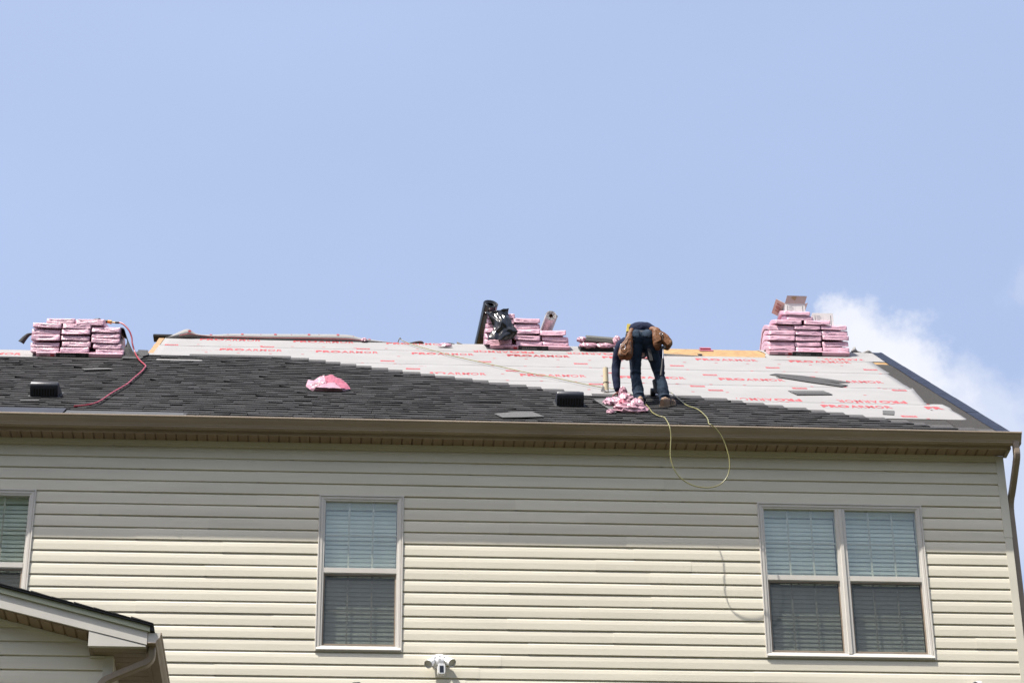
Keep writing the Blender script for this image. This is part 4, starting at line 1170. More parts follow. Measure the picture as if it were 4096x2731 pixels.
mb = MB(); crumple(mb, (-.14, 6.73, .035), (.04, .05, .03), 5.2, .4, 14, 10); o = obj('wrapper_scrap', mb, m_pinkbag); tag(o, 'tiny pink wrapper scrap under the white ridge flap', 'plastic wrap')
mb = MB(); slab(mb, 4.10, 4.27, 6.60, 6.74, .004, .010); slab(mb, 4.115, 4.25, 6.71, 6.80, .010, .028); o = obj('plastic_scrap', mb, m_pinkdk); tag(o, 'dark red plastic piece on the bare decking at the ridge', 'scrap')
mb = MB(); slab(mb, 4.02, 4.07, 6.15, 6.24, .002, .012); slab(mb, 4.03, 4.05, 6.10, 6.16, .004, .02); o = obj('roofing_scrap', mb, m_rubber); tag(o, 'small black scrap on the bare decking', 'scrap')

# torn open bundle at the ridge behind the worker
t = thing('opened_bundle', 'torn open pink bundle of grey shingles at the ridge behind the worker', 'shingle bundle', ro(2.78, 6.4, .02))
mb = MB()
for k in range(3): slab(mb, 2.55+.01*k, 2.985-.006*k, 6.26+.01*k, 6.60, .016+.014*k, .028+.014*k)
obj('shingle_stack', mb, m_felt, t)
mb = MB(); crumple(mb, (2.66, 6.33, .075), (.12, .09, .036), 2.9, .4, 22, 12, flatten=False); crumple(mb, (2.86, 6.33, .075), (.13, .08, .033), 7.7, .45, 22, 12, flatten=False); crumple(mb, (2.585, 6.45, .13), (.065, .08, .04), 4.4, .4, 18, 12, flatten=False)
crumple(mb, (3.02, 6.40, .12), (.055, .09, .075), 3.9, .35, 18, 12, flatten=False)
obj('torn_film', mb, m_pinkbag, t)
mb = MB(); rows = []
for u in (2.625, 2.64, 2.80, 2.965, 2.975):
    dz = -.06*(u-2.62)
    rows.append([ro(u-.012, 6.37, .095+dz), ro(u, 6.36, .135+dz), ro(u+.008, 6.39, .175+dz), ro(u+.012, 6.46, .19+dz), ro(u+.012, 6.56, .17+dz)])
mb.grid(rows); o = obj('folded_shingle', mb, m_olive, t, smooth=True, auto=30); o.modifiers.new('thickness', 'SOLIDIFY').thickness = .005

# loose shingle pieces
def loose(pts, w, label, mat=None, name='loose_shingle', th=.004, curl=0.0):
    mb = MB(); n = len(pts)
    b = [ro(u, v, w+curl*(i % 3)*.5) for i, (u, v) in enumerate(pts)]; a = [ro(u, v, w+th+curl*(i % 3)*.5) for i, (u, v) in enumerate(pts)]
    k = mb.add(b+a, [tuple(range(n))[::-1], tuple(range(n, 2*n))] + [(i, (i+1) % n, n+(i+1) % n, n+i) for i in range(n)])
    o = obj(name, mb, mat or m_loose); tag(o, label, 'shingle piece', 'loose shingle pieces'); return o
m_loose = M('loose_shingle_back', (.047, .047, .048), .95, .25, 150, .5, 350)
m_loose_l = M('loose_shingle_light', (.085, .085, .085), .95, .22, 120, .5, 350)
loose([(4.625, 4.30), (4.72, 4.42), (5.0, 4.27), (5.30, 3.98), (5.478, 3.75), (5.33, 3.70), (5.0, 3.98), (4.75, 4.16)], .0125, 'upper of two long dark shingle strips crossing on the white sheet')
loose([(4.665, 4.08), (4.79, 4.20), (5.12, 3.86), (5.40, 3.46), (5.30, 3.33), (5.0, 3.66), (4.80, 3.92)], .0175, 'lower of two long dark shingle strips crossing on the white sheet')
t = thing('loose_shingle', 'two tone shingle piece lying right of centre on the white sheet', 'shingle piece', ro(4.85, 2.75, .026), 'loose shingle pieces')
def lplate(pts, w, th=.0035):
    n = len(pts); mb = MB()
    return mb.add([ro(u, v, w) for u, v in pts]+[ro(u, v, w+th) for u, v in pts], [tuple(range(n))[::-1], tuple(range(n, 2*n))]+[(i, (i+1) % n, n+(i+1) % n, n+i) for i in range(n)])
obj('headlap', lplate([(4.62, 2.93), (4.643, 2.72), (5.055, 2.79), (5.03, 2.98)], .0125), m_loose_l, t)
obj('tab', lplate([(4.643, 2.74), (4.664, 2.57), (5.075, 2.65), (5.055, 2.81)], .016), m_loose, t)
loose([(5.403, 1.495), (5.526, 1.479), (5.462, 1.184), (5.347, 1.212)], .0125, 'small square shingle scrap on the white sheet by the right rake', m_loose_l)
loose([(1.226, .575), (1.299, .304), (1.50, .33), (1.73, .454), (1.626, .748), (1.42, .70)], .028, 'pale grey shingle lying by the gutter in the middle', m_loose_l, curl=.006)
loose([(-3.279, 3.42), (-3.229, 3.30), (-2.925, 3.42), (-2.99, 3.50)], .034, 'pale shingle strip below the left stack', m_loose_l)
loose([(2.342, 1.774), (2.499, 1.851), (2.62, 1.3), (2.478, .795)], .030, 'grey shingle under the pink wrapper at the worker\'s feet', m_loose_l)
loose([(-3.60, .86), (-3.42, .90), (-3.40, .85), (-3.58, .81)], .032, 'thin pale scrap just below the left roof vent', m_loose_l)
loose([(-2.94, 5.05), (-2.76, 5.07), (-2.70, 4.55), (-2.72, 4.40), (-2.94, 4.44)], .030, 'dark shingle flap lying right of the left stack')
loose([(-2.82, 5.23), (-2.70, 5.20), (-2.66, 4.75), (-2.72, 4.60), (-2.80, 4.8)], .036, 'dark shingle flap under the red hose at the roof step')

# felt strip draped over the right side of the left stack
mb = MB()
A = smooth_path([(-3.03, 3.62, 3.90), (-2.965, 3.56, 3.86), (-2.93, 3.52, 3.76), (-2.895, 3.50, 3.66), (-2.845, 3.48, 3.54), (-2.785, 3.46, 3.42), (-2.752, 3.44, 3.38)], 4)
B2 = smooth_path([(-3.02, 3.95, 3.96), (-2.955, 3.9, 3.90), (-2.93, 3.8, 3.80), (-2.925, 3.62, 3.68), (-2.93, 3.50, 3.56), (-2.945, 3.46, 3.42), (-2.945, 3.43, 3.37)], 4)
mb.grid([[a.lerp(b, k/5)+Vector((0, .01*math.sin(k*2), 0)) for k in range(6)] for a, b in zip(A, B2)])
o = obj('felt_strip', mb, m_loose, smooth=True); o.modifiers.new('thickness', 'SOLIDIFY').thickness = .004; tag(o, 'dark roofing strip draped down the right side of the left stack', 'roofing strip')
mb = MB(); P1 = smooth_path([(-4.03, 3.58, 3.775), (-4.075, 3.57, 3.755), (-4.115, 3.56, 3.70), (-4.15, 3.55, 3.635)], 5); rows = []
for i, p in enumerate(P1):
    w_ = .010+.024*i/len(P1); rows.append([p+Vector((-w_, 0, w_*.5)), p, p+Vector((w_, .02, -w_*.4))])
mb.grid(rows); o = obj('torn_strap', mb, m_loose, smooth=True); o.modifiers.new('thickness', 'SOLIDIFY').thickness = .003; tag(o, 'torn dark strap sticking out of the left side of the left stack', 'strap')

# ------------------------------------------------------------------ hoses and nail guns
def nail_gun(label, base, s=1.0, flip=1):
    b = Vector(base); t = thing('nail_gun', label, 'nail gun', b)
    mb = MB(); mb.tube([b+Vector((0, 0, .02)), b+Vector((0, .01, .12)), b+Vector((0, .02, .19))], .032, 12, sub=3, rr=lambda k: .026+.012*k); obj('cylinder', mb, m_rubber, t, smooth=True, auto=40)
    mb = MB(); mb.tube([b+Vector((0, .01, .15)), b+Vector((.03*flip, .10, .16)), b+Vector((.035*flip, .15, .15))], .018, 10, sub=3); obj('handle', mb, m_rubber, t, smooth=True, auto=40)
    mb = MB(); mb.tube([b+Vector((-.06*flip, .03, .055)), b+Vector((.0, .03, .055))], .045, 14, sub=2); obj('coil_magazine', mb, m_blackm, t, smooth=True, auto=40)
    mb = MB(); mb.box(b.x-.012, b.x+.012, b.y-.012, b.y+.012, b.z, b.z+.03); obj('nose', mb, m_steel, t)
    return t
g2 = ro(3.062, 2.20, .03)
nail_gun('black nail gun standing on the roof behind the worker\'s right leg', g2)
# gun lying on the left stack with its air fitting
t = thing('nail_gun', 'black and orange nail gun lying on top of the left stack', 'nail gun', (-3.2, 3.62, 3.93))
mb = MB(); mb.tube([(-3.40, 3.75, 4.015), (-3.33, 3.70, 4.02), (-3.27, 3.66, 4.005)], .036, 12, sub=3); obj('cylinder', mb, m_blackm, t, smooth=True, auto=40)
mb = MB(); mb.tube([(-3.29, 3.66, 4.0), (-3.20, 3.61, 3.975), (-3.15, 3.60, 3.965)], .019, 10, sub=3); obj('handle', mb, m_rubber, t, smooth=True)
mb = MB(); mb.tube([(-3.165, 3.60, 3.967), (-3.13, 3.60, 3.962)], .020, 10, sub=2); obj('grip_end', mb, m_orange, t, smooth=True)
mb = MB(); mb.tube([(-3.132, 3.60, 3.962), (-3.118, 3.60, 3.960)], .024, 12, sub=2); mb.tube([(-3.118, 3.60, 3.958), (-3.06, 3.60, 3.957)], .009, 8, sub=2); obj('air_fitting', mb, m_brass, t, smooth=True, auto=40)

t = thing('air_hose', 'red air hose running from the left stack down the shingles to the gutter', 'hose', ro(-2.9, .45, .02))
pts = [Vector((-3.055, 3.60, 3.956)), Vector((-3.02, 3.585, 3.948)), Vector((-2.965, 3.56, 3.905)), Vector((-2.90, 3.53, 3.815)), Vector((-2.862, 3.52, 3.72)), Vector((-2.845, 3.50, 3.62)), Vector((-2.805, 3.47, 3.49))]
pts += [ro(u, v, .045) for u, v in ((-2.755, 4.45), (-2.685, 4.10), (-2.592, 3.70), (-2.587, 3.45), (-2.588, 3.2), (-2.62, 2.6), (-2.642, 2.15), (-2.69, 1.75), (-2.735, 1.38), (-2.79, .80), (-2.86, .56), (-2.93, .47), (-3.0, .42))]
mb = MB(); mb.tube(pts, .0092, 9, sub=6); obj('hose', mb, m_redhose, t, smooth=True)
mb = MB(); mb.tube([(-3.075, 3.60, 3.957), (-3.03, 3.59, 3.952)], .0145, 8, sub=2); obj('hose_end', mb, m_rubber, t, smooth=True)

t = thing('air_hose', 'yellow green air hose crossing the white sheet and looping below the gutter', 'hose', ro(2.9, .4, .02))
pts = [Vector((.22, 5.55, 4.55)), ro(.30, 6.80, .045), ro(.348, 6.74, .035)] + [ro(u, v, .032) for u, v in ((.523, 6.25), (.775, 5.69), (.97, 5.27), (1.33, 4.64), (1.748, 3.90), (2.018, 3.54), (2.275, 3.10), (2.497, 2.78), (2.60, 2.69), (2.702, 2.58), (2.78, 2.28), (2.86, 1.85))]
pts += [ro(u, v, .035) for u, v in ((2.865, 1.50), (2.873, 1.19), (2.874, .86), (2.915, .62), (2.96, .54))]
loop = [(2.912, .702), (2.943, .647), (2.95, .549), (2.939, .416), (2.935, .31), (2.959, .196), (3.017, .092), (3.132, .012), (3.273, -.012), (3.393, .017), (3.475, .093), (3.516, .19), (3.525, .295), (3.517, .375), (3.488, .498), (3.445, .595), (3.385, .672)]
pts += [ro(2.955, .30, .04)]
pts += [Vector((2.935+.0, -.30, .725))]
pts += [Vector((x, -.352-.02*math.sin(i*.4), z)) for i, (x, z) in enumerate(loop[1:])]
pts += [Vector((3.345, -.335, .706)), ro(3.365, .16, .04), ro(3.388, .38, .04)]
pts += [ro(u, v, .035) for u, v in ((3.402, .69), (3.383, 1.15), (3.30, 1.46), (3.27, 1.98), (3.242, 2.40), (3.17, 2.50))] + [g2+Vector((.06, .14, .10)), g2+Vector((.036, .15, .15))]
mb = MB(); mb.tube(pts, .0056, 8, sub=6); obj('hose', mb, m_greenhose, t, smooth=True)
# ------------------------------------------------------------------ worker
man = thing('person', 'roof worker in navy shirt and jeans bending over with tool pouches', 'person', ro(2.93, 1.42, .02))
def soft(o, voxel=.010, smooth=6, fold=0.0, fscale=.06):
    r = o.modifiers.new('skin', 'REMESH'); r.mode = 'VOXEL'; r.voxel_size = voxel; r.use_smooth_shade = True
    s = o.modifiers.new('smooth', 'SMOOTH'); s.factor = .6; s.iterations = smooth
    if fold:
        tx = bpy.data.textures.new('folds', 'CLOUDS'); tx.noise_scale = fscale; tx.noise_depth = 2
        d = o.modifiers.new('folds', 'DISPLACE'); d.texture = tx; d.strength = fold; d.mid_level = .5; d.texture_coords = 'LOCAL'
    return o
lh, rh = Vector((2.635, 1.445, 1.985)), Vector((3.085, 1.52, 2.14))
# body: one continuous figure (mostly inside the clothes)
bm_ = MB()
bm_.chain([((2.860, 1.02, 2.40), .05), ((2.87, 1.08, 2.48), .075), ((2.885, 1.25, 2.51), .085), ((2.89, 1.40, 2.50), .085)])
bm_.chain([((2.885, 1.38, 2.57), .055), ((2.885, 1.44, 2.64), .05), ((2.885, 1.47, 2.71), .05)])
bm_.ellipsoid((2.885, 1.50, 2.785), (.070, .09, .105), 18, 14); bm_.ellipsoid((2.885, 1.55, 2.74), (.05, .05, .055), 14, 10)
bm_.ellipsoid((2.885, 1.595, 2.78), (.013, .02, .016), 8, 6)
for s in (-1, 1): bm_.ellipsoid((2.885+s*.073, 1.49, 2.785), (.012, .022, .03), 8, 6)
bm_.chain([((2.75, 1.38, 2.52), .04), ((2.66, 1.40, 2.48), .042), ((2.622, 1.45, 2.31), .034), ((2.622, 1.45, 2.16), .030), (tuple(lh+Vector((0, 0, .03))), .022)])
bm_.chain([((3.02, 1.40, 2.50), .04), ((3.09, 1.42, 2.45), .042), ((3.11, 1.46, 2.31), .034), ((3.10, 1.50, 2.22), .028), (tuple(rh), .022)])
for hx, pr_ in ((2.80, ((2.80, .93, 2.36), (2.785, .96, 2.16), (2.783, 1.0, 1.97), (2.788, .96, 1.80), (2.81, .94, 1.60))), (2.925, ((2.925, .93, 2.36), (2.99, .97, 2.17), (3.042, 1.03, 1.985), (3.067, .99, 1.83), (3.075, .94, 1.60)))):
    bm_.chain([(p, r) for p, r in zip(pr_, (.05, .045, .036, .036, .028))])
# hands: palm and five fingers each
def hand(mb, c, d_f, d_s, tips, thumb):
    c = Vector(c); mb.chain([(tuple(c+Vector((0, 0, .03))), .020), (tuple(c), .026), (tuple(c+Vector(d_f)*.030), .024)], n=12, sub=3, flat=(1, 1, .8))
    for k, (tp, md) in enumerate(tips):
        root = c+Vector(d_f)*.030+Vector(d_s)*(.021*(k-1.5)/1.5)
        mb.chain([(tuple(root), .0095), (tuple(md), .009), (tuple(tp), .0078)], n=8, sub=2)
    r, m, tp = thumb
    mb.chain([(r, .0105), (m, .0095), (tp, .0085)], n=8, sub=2)
gz = lambda x, y: .69+(y+.25)/CB*SB+.014/CB
tl_ = []
for fx, fy, mx, my, mz in ((2.705, 1.485, 2.685, 1.465, .030), (2.722, 1.462, 2.690, 1.45, .034), (2.722, 1.44, 2.688, 1.435, .034), (2.708, 1.415, 2.680, 1.42, .030)):
    tl_.append(((fx, fy, gz(fx, fy)+.012), (mx, my, gz(mx, my)+mz+.012)))
lc = (2.642, 1.44, gz(2.642, 1.44)+.045)
hm = MB(); hand(hm, lc, (.9, .2, -.35), (0, -.9, -.2), tl_, ((2.63, 1.43, lc[2]), (2.60, 1.42, lc[2]-.015), (2.57, 1.415, gz(2.57, 1.415)+.012)))
hm.chain([(lc, .022), (tuple(lh+Vector((0, 0, .05))), .024)], n=12)
hd = g2+Vector((.033, .13, .155)); rt_ = [((hd.x-.03+.0, hd.y-.03+.02*k, hd.z-.022), (hd.x-.034, hd.y-.025+.02*k, hd.z+.008)) for k in range(4)]
hand(bm_, (hd.x+.006, hd.y, hd.z+.03), (0, 0, -.6), (0, .03/.02*.7, 0), rt_, ((hd.x+.02, hd.y-.02, hd.z+.02), (hd.x+.024, hd.y-.035, hd.z), (hd.x+.0, hd.y-.045, hd.z-.012)))
bm_.chain([(tuple(rh), .022), (hd.x+.006, hd.y, hd.z+.04) and ((hd.x+.006, hd.y, hd.z+.05), .022)], n=12)
body = soft(obj('body', bm_, m_skin, man, smooth=True), .008, 4)
glove = soft(obj('glove', hm, m_glove, man, smooth=True), .0055, 3)
hr = MB(); hr.ellipsoid((2.885, 1.485, 2.80), (.078, .092, .085), 18, 12); soft(obj('hair', hr, m_hair, man, smooth=True), .009, 3)

jm = MB()
jm.ellipsoid((2.795, .945, 2.375), (.098, .105, .115), 18, 14); jm.ellipsoid((2.925, .945, 2.375), (.098, .105, .115), 18, 14)
jm.ellipsoid((2.865, 1.0, 2.44), (.155, .105, .10), 20, 14)
jm.chain([((2.795, .955, 2.34), .092), ((2.784, .965, 2.20), .071), ((2.780, .985, 2.08), .062), ((2.780, 1.0, 1.965), .056), ((2.788, .975, 1.87), .058), ((2.794, .955, 1.76), .062), ((2.804, .94, 1.66), .057), ((2.812, .935, 1.585), .055)], n=18)
jm.chain([((2.93, .955, 2.34), .090), ((2.972, .975, 2.22), .072), ((3.01, 1.0, 2.10), .063), ((3.040, 1.02, 1.985), .056), ((3.056, 1.0, 1.89), .057), ((3.068, .98, 1.78), .061), ((3.074, .96, 1.67), .057), ((3.074, .95, 1.605), .055)], n=18)
# bunched rings of cloth above the shoes and behind the knees
for c, r, n_ in (((2.800, .935, 1.70), .063, 0), ((2.812, .925, 1.635), .064, 1), ((3.078, .945, 1.69), .062, 0), ((3.070, .94, 1.635), .062, 1), ((2.782, .985, 1.985), .061, 0), ((3.042, 1.0, 2.0), .060, 0)):
    jm.ellipsoid((c[0]+.004*n_, c[1], c[2]), (r, r*.98, .020), 16, 8)
jeans = soft(obj('jeans', jm, m_jeans, man, smooth=True), .0085, 3, .016, .055)
pk = MB()
for x0 in (2.775, 2.905):
    rows = [[Vector((x0+a, .842+.10*abs(a-.0)**1.3 + .30*max(0, b-.045)**1.2+.012*(b > .05), 2.405+b)) for a in (-.05, -.025, 0, .025, .05)] for b in (-.06, -.03, .0, .03, .06)]
    rows[0] = [Vector((p.x*.6+x0*.4, p.y, p.z)) if i in (0, 4) else p for i, p in enumerate(rows[0])]
    pk.grid(rows)
o = obj('back_pocket', pk, m_jeans, man, smooth=True); sw = o.modifiers.new('wrap', 'SHRINKWRAP'); sw.target = jeans; sw.offset = .004; o.modifiers.new('thickness', 'SOLIDIFY').thickness = .003

tm = MB()
tm.ellipsoid((2.866, 1.015, 2.515), (.172, .118, .108), 20, 14)
tm.chain([((2.87, 1.08, 2.525), .128), ((2.88, 1.20, 2.555), .135), ((2.885, 1.33, 2.555), .135), ((2.885, 1.42, 2.53), .115)], n=20, flat=(1.12, 1, 1))
tm.chain([((2.80, 1.34, 2.56), .085), ((2.70, 1.375, 2.545), .072), ((2.655, 1.40, 2.475), .060), ((2.632, 1.43, 2.38), .051), ((2.622, 1.445, 2.30), .047), ((2.620, 1.445, 2.20), .047), ((2.624, 1.44, 2.10), .041), ((2.630, 1.44, 2.030), .036)], n=16)
tm.chain([((2.97, 1.34, 2.56), .085), ((3.05, 1.38, 2.53), .070), ((3.09, 1.42, 2.45), .058), ((3.108, 1.45, 2.34), .048), ((3.108, 1.49, 2.25), .042)], n=16)
shirt = soft(obj('shirt', tm, m_shirt, man, smooth=True), .009, 4, .012, .06)
# shoes
def shoe(heel, toe, w, lab):
    heel, toe = Vector(heel), Vector(toe); f = (toe-heel).normalized(); nrm = Vector((0, -SB, CB)); s = f.cross(nrm).normalized(); L = (toe-heel).length
    P = lambda a, b, c: heel+f*(a*L)+s*(b*w)+nrm*c
    st = [(-.03, .55, .075), (.06, .85, .085), (.25, .9, .088), (.45, .9, .068), (.65, 1.05, .052), (.85, .95, .042), (1.0, .5, .028)]
    mb = MB(); rows = []
    for a, k, h in st:
        rows.append([P(a, k*math.cos(q), .018 + h*max(0, math.sin(q))**.7) for q in [i*math.pi/8 for i in range(9)]])
    mb.grid(rows); mb.cap(rows[0]); mb.cap(rows[-1])
    o = obj('shoe', mb, m_shoe, man, smooth=True, auto=50)
    mb = MB(); ring = [(a-.005, k*1.08, 0) for a, k, h in st]+[(a, -k*1.08, 0) for a, k, h in st[::-1]]
    lo = [P(a, b, .0) for a, b, c in ring]; hi = [P(a, b, .022) for a, b, c in ring]
    mb.grid([lo, hi], 0, True); mb.cap(lo, 0, True); mb.cap(hi)
    obj('sole', mb, m_sole, o)
    mb = MB()
    for a in (.38, .52, .66):
        k = .97; h = .085-.06*(a-.3)
        r0 = [P(a, k*math.cos(q)*1.06, .020+h*max(0, math.sin(q))**.7*1.06) for q in [i*math.pi/8 for i in range(9)]]
        r1 = [P(a+.05, k*math.cos(q)*1.06, .020+(h-.004)*max(0, math.sin(q))**.7*1.06) for q in [i*math.pi/8 for i in range(9)]]
        mb.grid([r0, r1])
    obj('strap', mb, m_shoeband, o)
shoe(ro(3.030, 1.36, .018), ro(3.185, 1.60, .018), .042, 'r')
shoe(ro(2.79, 1.36, .018), ro(2.85, 1.66, .018), .042, 'l')
# tool belt with two leather pouches
tb = bpy.data.objects.new('tool_belt', None); COL.objects.link(tb); tb.parent = man; tb.location = Vector((2.86, .95, 2.46))-wloc(man)
be = MB(); rows = []
for k in range(25):
    a = 2*math.pi*k/24; c = Vector((2.862+.170*math.cos(a), 1.0+.122*math.sin(a), 2.455+.035*math.sin(a)))
    rows.append([c+Vector((0, -.012, .022)), c+Vector((0, .012, -.022)), c+Vector((.006*math.cos(a), -.008+.006*math.sin(a), .0))])
be.grid(rows, 0, True); obj('belt', be, m_rubber, tb, smooth=True)
def pouch(chains, flat):
    mb = MB()
    for ch in chains: mb.chain(ch, n=16, flat=flat)
    return soft(obj('pouch', mb, m_leather, tb, smooth=True), .007, 2, .010, .035)
pouch([[((2.742, .885, 2.46), .024), ((2.718, .868, 2.38), .034), ((2.700, .860, 2.28), .052), ((2.690, .858, 2.17), .060), ((2.684, .862, 2.125), .054)],
       [((2.672, .852, 2.28), .036), ((2.650, .848, 2.21), .048), ((2.632, .850, 2.145), .052), ((2.630, .855, 2.115), .042)]], (1, .75, 1))
pouch([[((2.965, .885, 2.475), .034), ((3.005, .870, 2.44), .050), ((3.012, .862, 2.36), .060), ((3.012, .862, 2.275), .048), ((3.012, .866, 2.24), .036)],
       [((3.045, .852, 2.40), .040), ((3.085, .848, 2.35), .052), ((3.120, .850, 2.295), .056), ((3.112, .858, 2.245), .040)]], (1, .75, 1))
# stitched pocket fronts and top flaps of the pouches
for pts_ in ([(2.650, 2.235), (2.612, 2.20), (2.604, 2.125), (2.660, 2.105), (2.690, 2.15)], [(3.070, 2.372), (3.122, 2.345), (3.158, 2.275), (3.115, 2.238), (3.074, 2.29)], [(2.985, 2.43), (3.045, 2.41), (3.05, 2.30), (2.992, 2.27)]):
    fp = MB(); n_ = len(pts_)
    fp.add([(x, .808, z) for x, z in pts_]+[(x, .818, z) for x, z in pts_], [tuple(range(n_)), tuple(range(n_, 2*n_))[::-1]]+[(i, (i+1) % n_, n_+(i+1) % n_, n_+i) for i in range(n_)])
    o = obj('pocket_front', fp, m_leather2, tb); bv = o.modifiers.new('edge', 'BEVEL'); bv.width = .004; bv.segments = 2
fl_ = MB(); fl_.tube([(2.700, .822, 2.345), (2.672, .812, 2.30), (2.640, .808, 2.25)], .0035, 6, sub=3); fl_.tube([(3.028, .812, 2.43), (3.062, .806, 2.395), (3.062, .806, 2.30)], .0035, 6, sub=3); fl_.tube([(2.716, .815, 2.28), (2.722, .812, 2.20), (2.718, .815, 2.13)], .003, 6, sub=3)
obj('seam_piping', fl_, m_shoeband, tb, smooth=True)
pk = MB()
pk.chain([((2.625, .822, 2.155), .022), ((2.62, .820, 2.125), .020)], n=10, flat=(1.6, .5, 1)); pk.chain([((3.135, .818, 2.29), .022), ((3.132, .820, 2.262), .020)], n=10, flat=(1.5, .5, 1))
obj('pouch_patch', pk, m_shoe, tb, smooth=True)
rg_ = MB(); rg_.tube([Vector((2.632+.028*math.cos(a), .800, 2.205+.034*math.sin(a))) for a in [i*math.pi/10 for i in range(21)]], .0028, 6, sub=1); rg_.tube([Vector((3.048+.018*math.cos(a), .800, 2.372+.012*math.sin(a))) for a in [i*math.pi/10 for i in range(21)]], .0026, 6, sub=1)
obj('ring', rg_, m_steel, tb, smooth=True)
ha = MB(); ha.tube([(3.070, .845, 2.24), (3.062, .835, 2.13), (3.056, .83, 2.06)], .006, 8, sub=3); obj('hammer_shaft', ha, m_steel, tb, smooth=True)
ha = MB(); ha.tube([(3.058, .83, 2.085), (3.045, .825, 1.98), (3.030, .82, 1.875)], .013, 10, sub=4, rr=lambda k: .010+.004*k); obj('hammer_grip', ha, m_rubber, tb, smooth=True)
ha = MB(); ha.box(3.045, 3.095, .83, .86, 2.215, 2.245); obj('hammer_head', ha, m_rubber, tb)
tp = MB(); tp.box(2.705, 2.742, .955, 1.01, 2.485, 2.575, fn=lambda x, y, z: Vector((x-(2.575-z)*.12, y, z))); obj('tape_measure', tp, m_yellow, tb)
bk = MB(); bk.box(2.905, 2.940, .90, .915, 2.10, 2.25, fn=lambda x, y, z: Vector((x+(2.25-z)*.16, y, z))); bk.tube([(2.872, .93, 2.15), (2.875, .92, 2.128), (2.91, .915, 2.12), (2.945, .92, 2.128), (2.945, .93, 2.145)], .0045, 6, sub=3)
obj('hanging_strap', bk, m_rubber, tb)

# ------------------------------------------------------------------ lower wing at the left
wing = thing('house_wing', 'lower gabled wing with grey fascia in the bottom left corner', 'house wing', (-3.4, -1.2, -8.2))
SL = -.342/1.309
ztop = lambda x: -2.194 + (x+3.124)*SL
WX0, WX1 = -4.6, -1.86
FY = -2.65
rf = MB()
def wr(x, y, d): return Vector((x, y, ztop(x)+d))
# shingled roof edge: uneven stepped layers seen from below
rf.hexa([wr(WX0, FY-.030, .004), wr(WX1+.045, FY-.030, .004), wr(WX1+.045, .0, .004), wr(WX0, .0, .004), wr(WX0, FY-.030, .022), wr(WX1+.045, FY-.030, .020), wr(WX1+.045, 0, .020), wr(WX0, 0, .022)])
rfo = obj('roof', rf, m_shingle_w if False else m_felt, wing)
x = WX0
sr2 = random.Random(4)
while x < WX1+.02:
    x1 = x+sr2.uniform(.12, .2); lift = sr2.uniform(.004, .010)
    obj('shingle', MB().hexa([wr(x, FY-.038, .0222), wr(x1-.002, FY-.038, .0222), wr(x1-.002, -.02, .0222), wr(x, -.02, .0222), wr(x, FY-.038, .026+lift), wr(x1-.002, FY-.038, .024+lift*.3), wr(x1-.002, -.02, .024+lift*.3), wr(x, -.02, .026+lift)]), m_felt, rfo); x = x1
obj('shingle_nose', MB().hexa([wr(WX1+.02, FY-.016, -.035), wr(WX1+.058, FY-.016, -.035), wr(WX1+.058, 0, -.035), wr(WX1+.02, 0, -.035), wr(WX1+.02, FY-.016, .02), wr(WX1+.050, FY-.016, .012), wr(WX1+.050, 0, .012), wr(WX1+.02, 0, .02)]), m_felt, rfo)
fa = MB()
fa.hexa([wr(WX0, FY+.002, -.195), wr(WX1, FY+.002, -.165), wr(WX1, FY+.025, -.165), wr(WX0, FY+.025, -.195), wr(WX0, FY+.002, -.05), wr(WX1, FY+.002, -.046), wr(WX1, FY+.025, -.046), wr(WX0, FY+.025, -.05)])
obj('fascia', fa, m_winggrey, wing)
de = MB(); de.hexa([wr(WX0, FY-.016, -.052), wr(WX1+.02, FY-.016, -.048), wr(WX1+.02, FY+.03, -.048), wr(WX0, FY+.03, -.052), wr(WX0, FY-.008, .003), wr(WX1+.02, FY-.008, .003), wr(WX1+.02, FY+.03, .003), wr(WX0, FY+.03, .003)])
obj('drip_edge', de, m_dripgreen, wing)
# rake soffit panels
rs = obj('rake_soffit', MB().hexa([wr(WX0, FY+.026, -.172), wr(-2.352, FY+.026, -.172), wr(-2.352, -2.40, -.172), wr(WX0, -2.40, -.172), wr(WX0, FY+.026, -.160), wr(-2.352, FY+.026, -.160), wr(-2.352, -2.40, -.160), wr(WX0, -2.40, -.160)]), m_soffit, wing)
x = WX0
while x < -2.46:
    mb = MB(); a, b = x+.002, x+.0996; rows = []
    for y in (FY+.027, -2.425):
        rows.append([wr(a, y, -.173), wr(a+.008, y, -.186), wr(b-.010, y, -.186), wr(b, y, -.173)])
    mb.grid(rows); mb.cap(rows[0]); mb.cap(rows[1]); obj('soffit_panel', mb, m_soffit, rs); x += .1016
# front wall and its siding
wv = MB(); wv.add([(WX0, -2.4, -8.2), (-2.155, -2.4, -8.2), (-2.155, -2.4, -2.70), (-2.36, -2.4, -2.58), (WX0, -2.4, -1.98), (WX0, -2.25, -8.2), (-2.155, -2.25, -8.2), (-2.155, -2.25, -2.70), (-2.36, -2.25, -2.58), (WX0, -2.25, -1.98)],
                  [(0, 1, 2, 3, 4), (9, 8, 7, 6, 5), (0, 5, 6, 1), (1, 6, 7, 2), (2, 7, 8, 3), (3, 8, 9, 4), (4, 9, 5, 0)])
wv.box(-2.30, -2.155, -2.25, 0, -8.2, -2.71)
ww = obj('wall', wv, m_wall, wing)
for k in range(-4, 7):
    zb = -2.705-k*.1275+.0
    x1 = -2.236
    if k < 0: x1 = min(-2.236, -3.124 + ((zb+.180)+2.194)/SL)
    if x1 < WX0+.05: continue
    xs_ = [WX0, -3.09, x1] if k >= 0 and x1 > -3.0 else [WX0, x1]
    for q in range(len(xs_)-1):
        plank(xs_[q], xs_[q+1]+(.012 if q == 0 and len(xs_) == 3 else 0), zb, -.002*q, None, ww, -2.402)
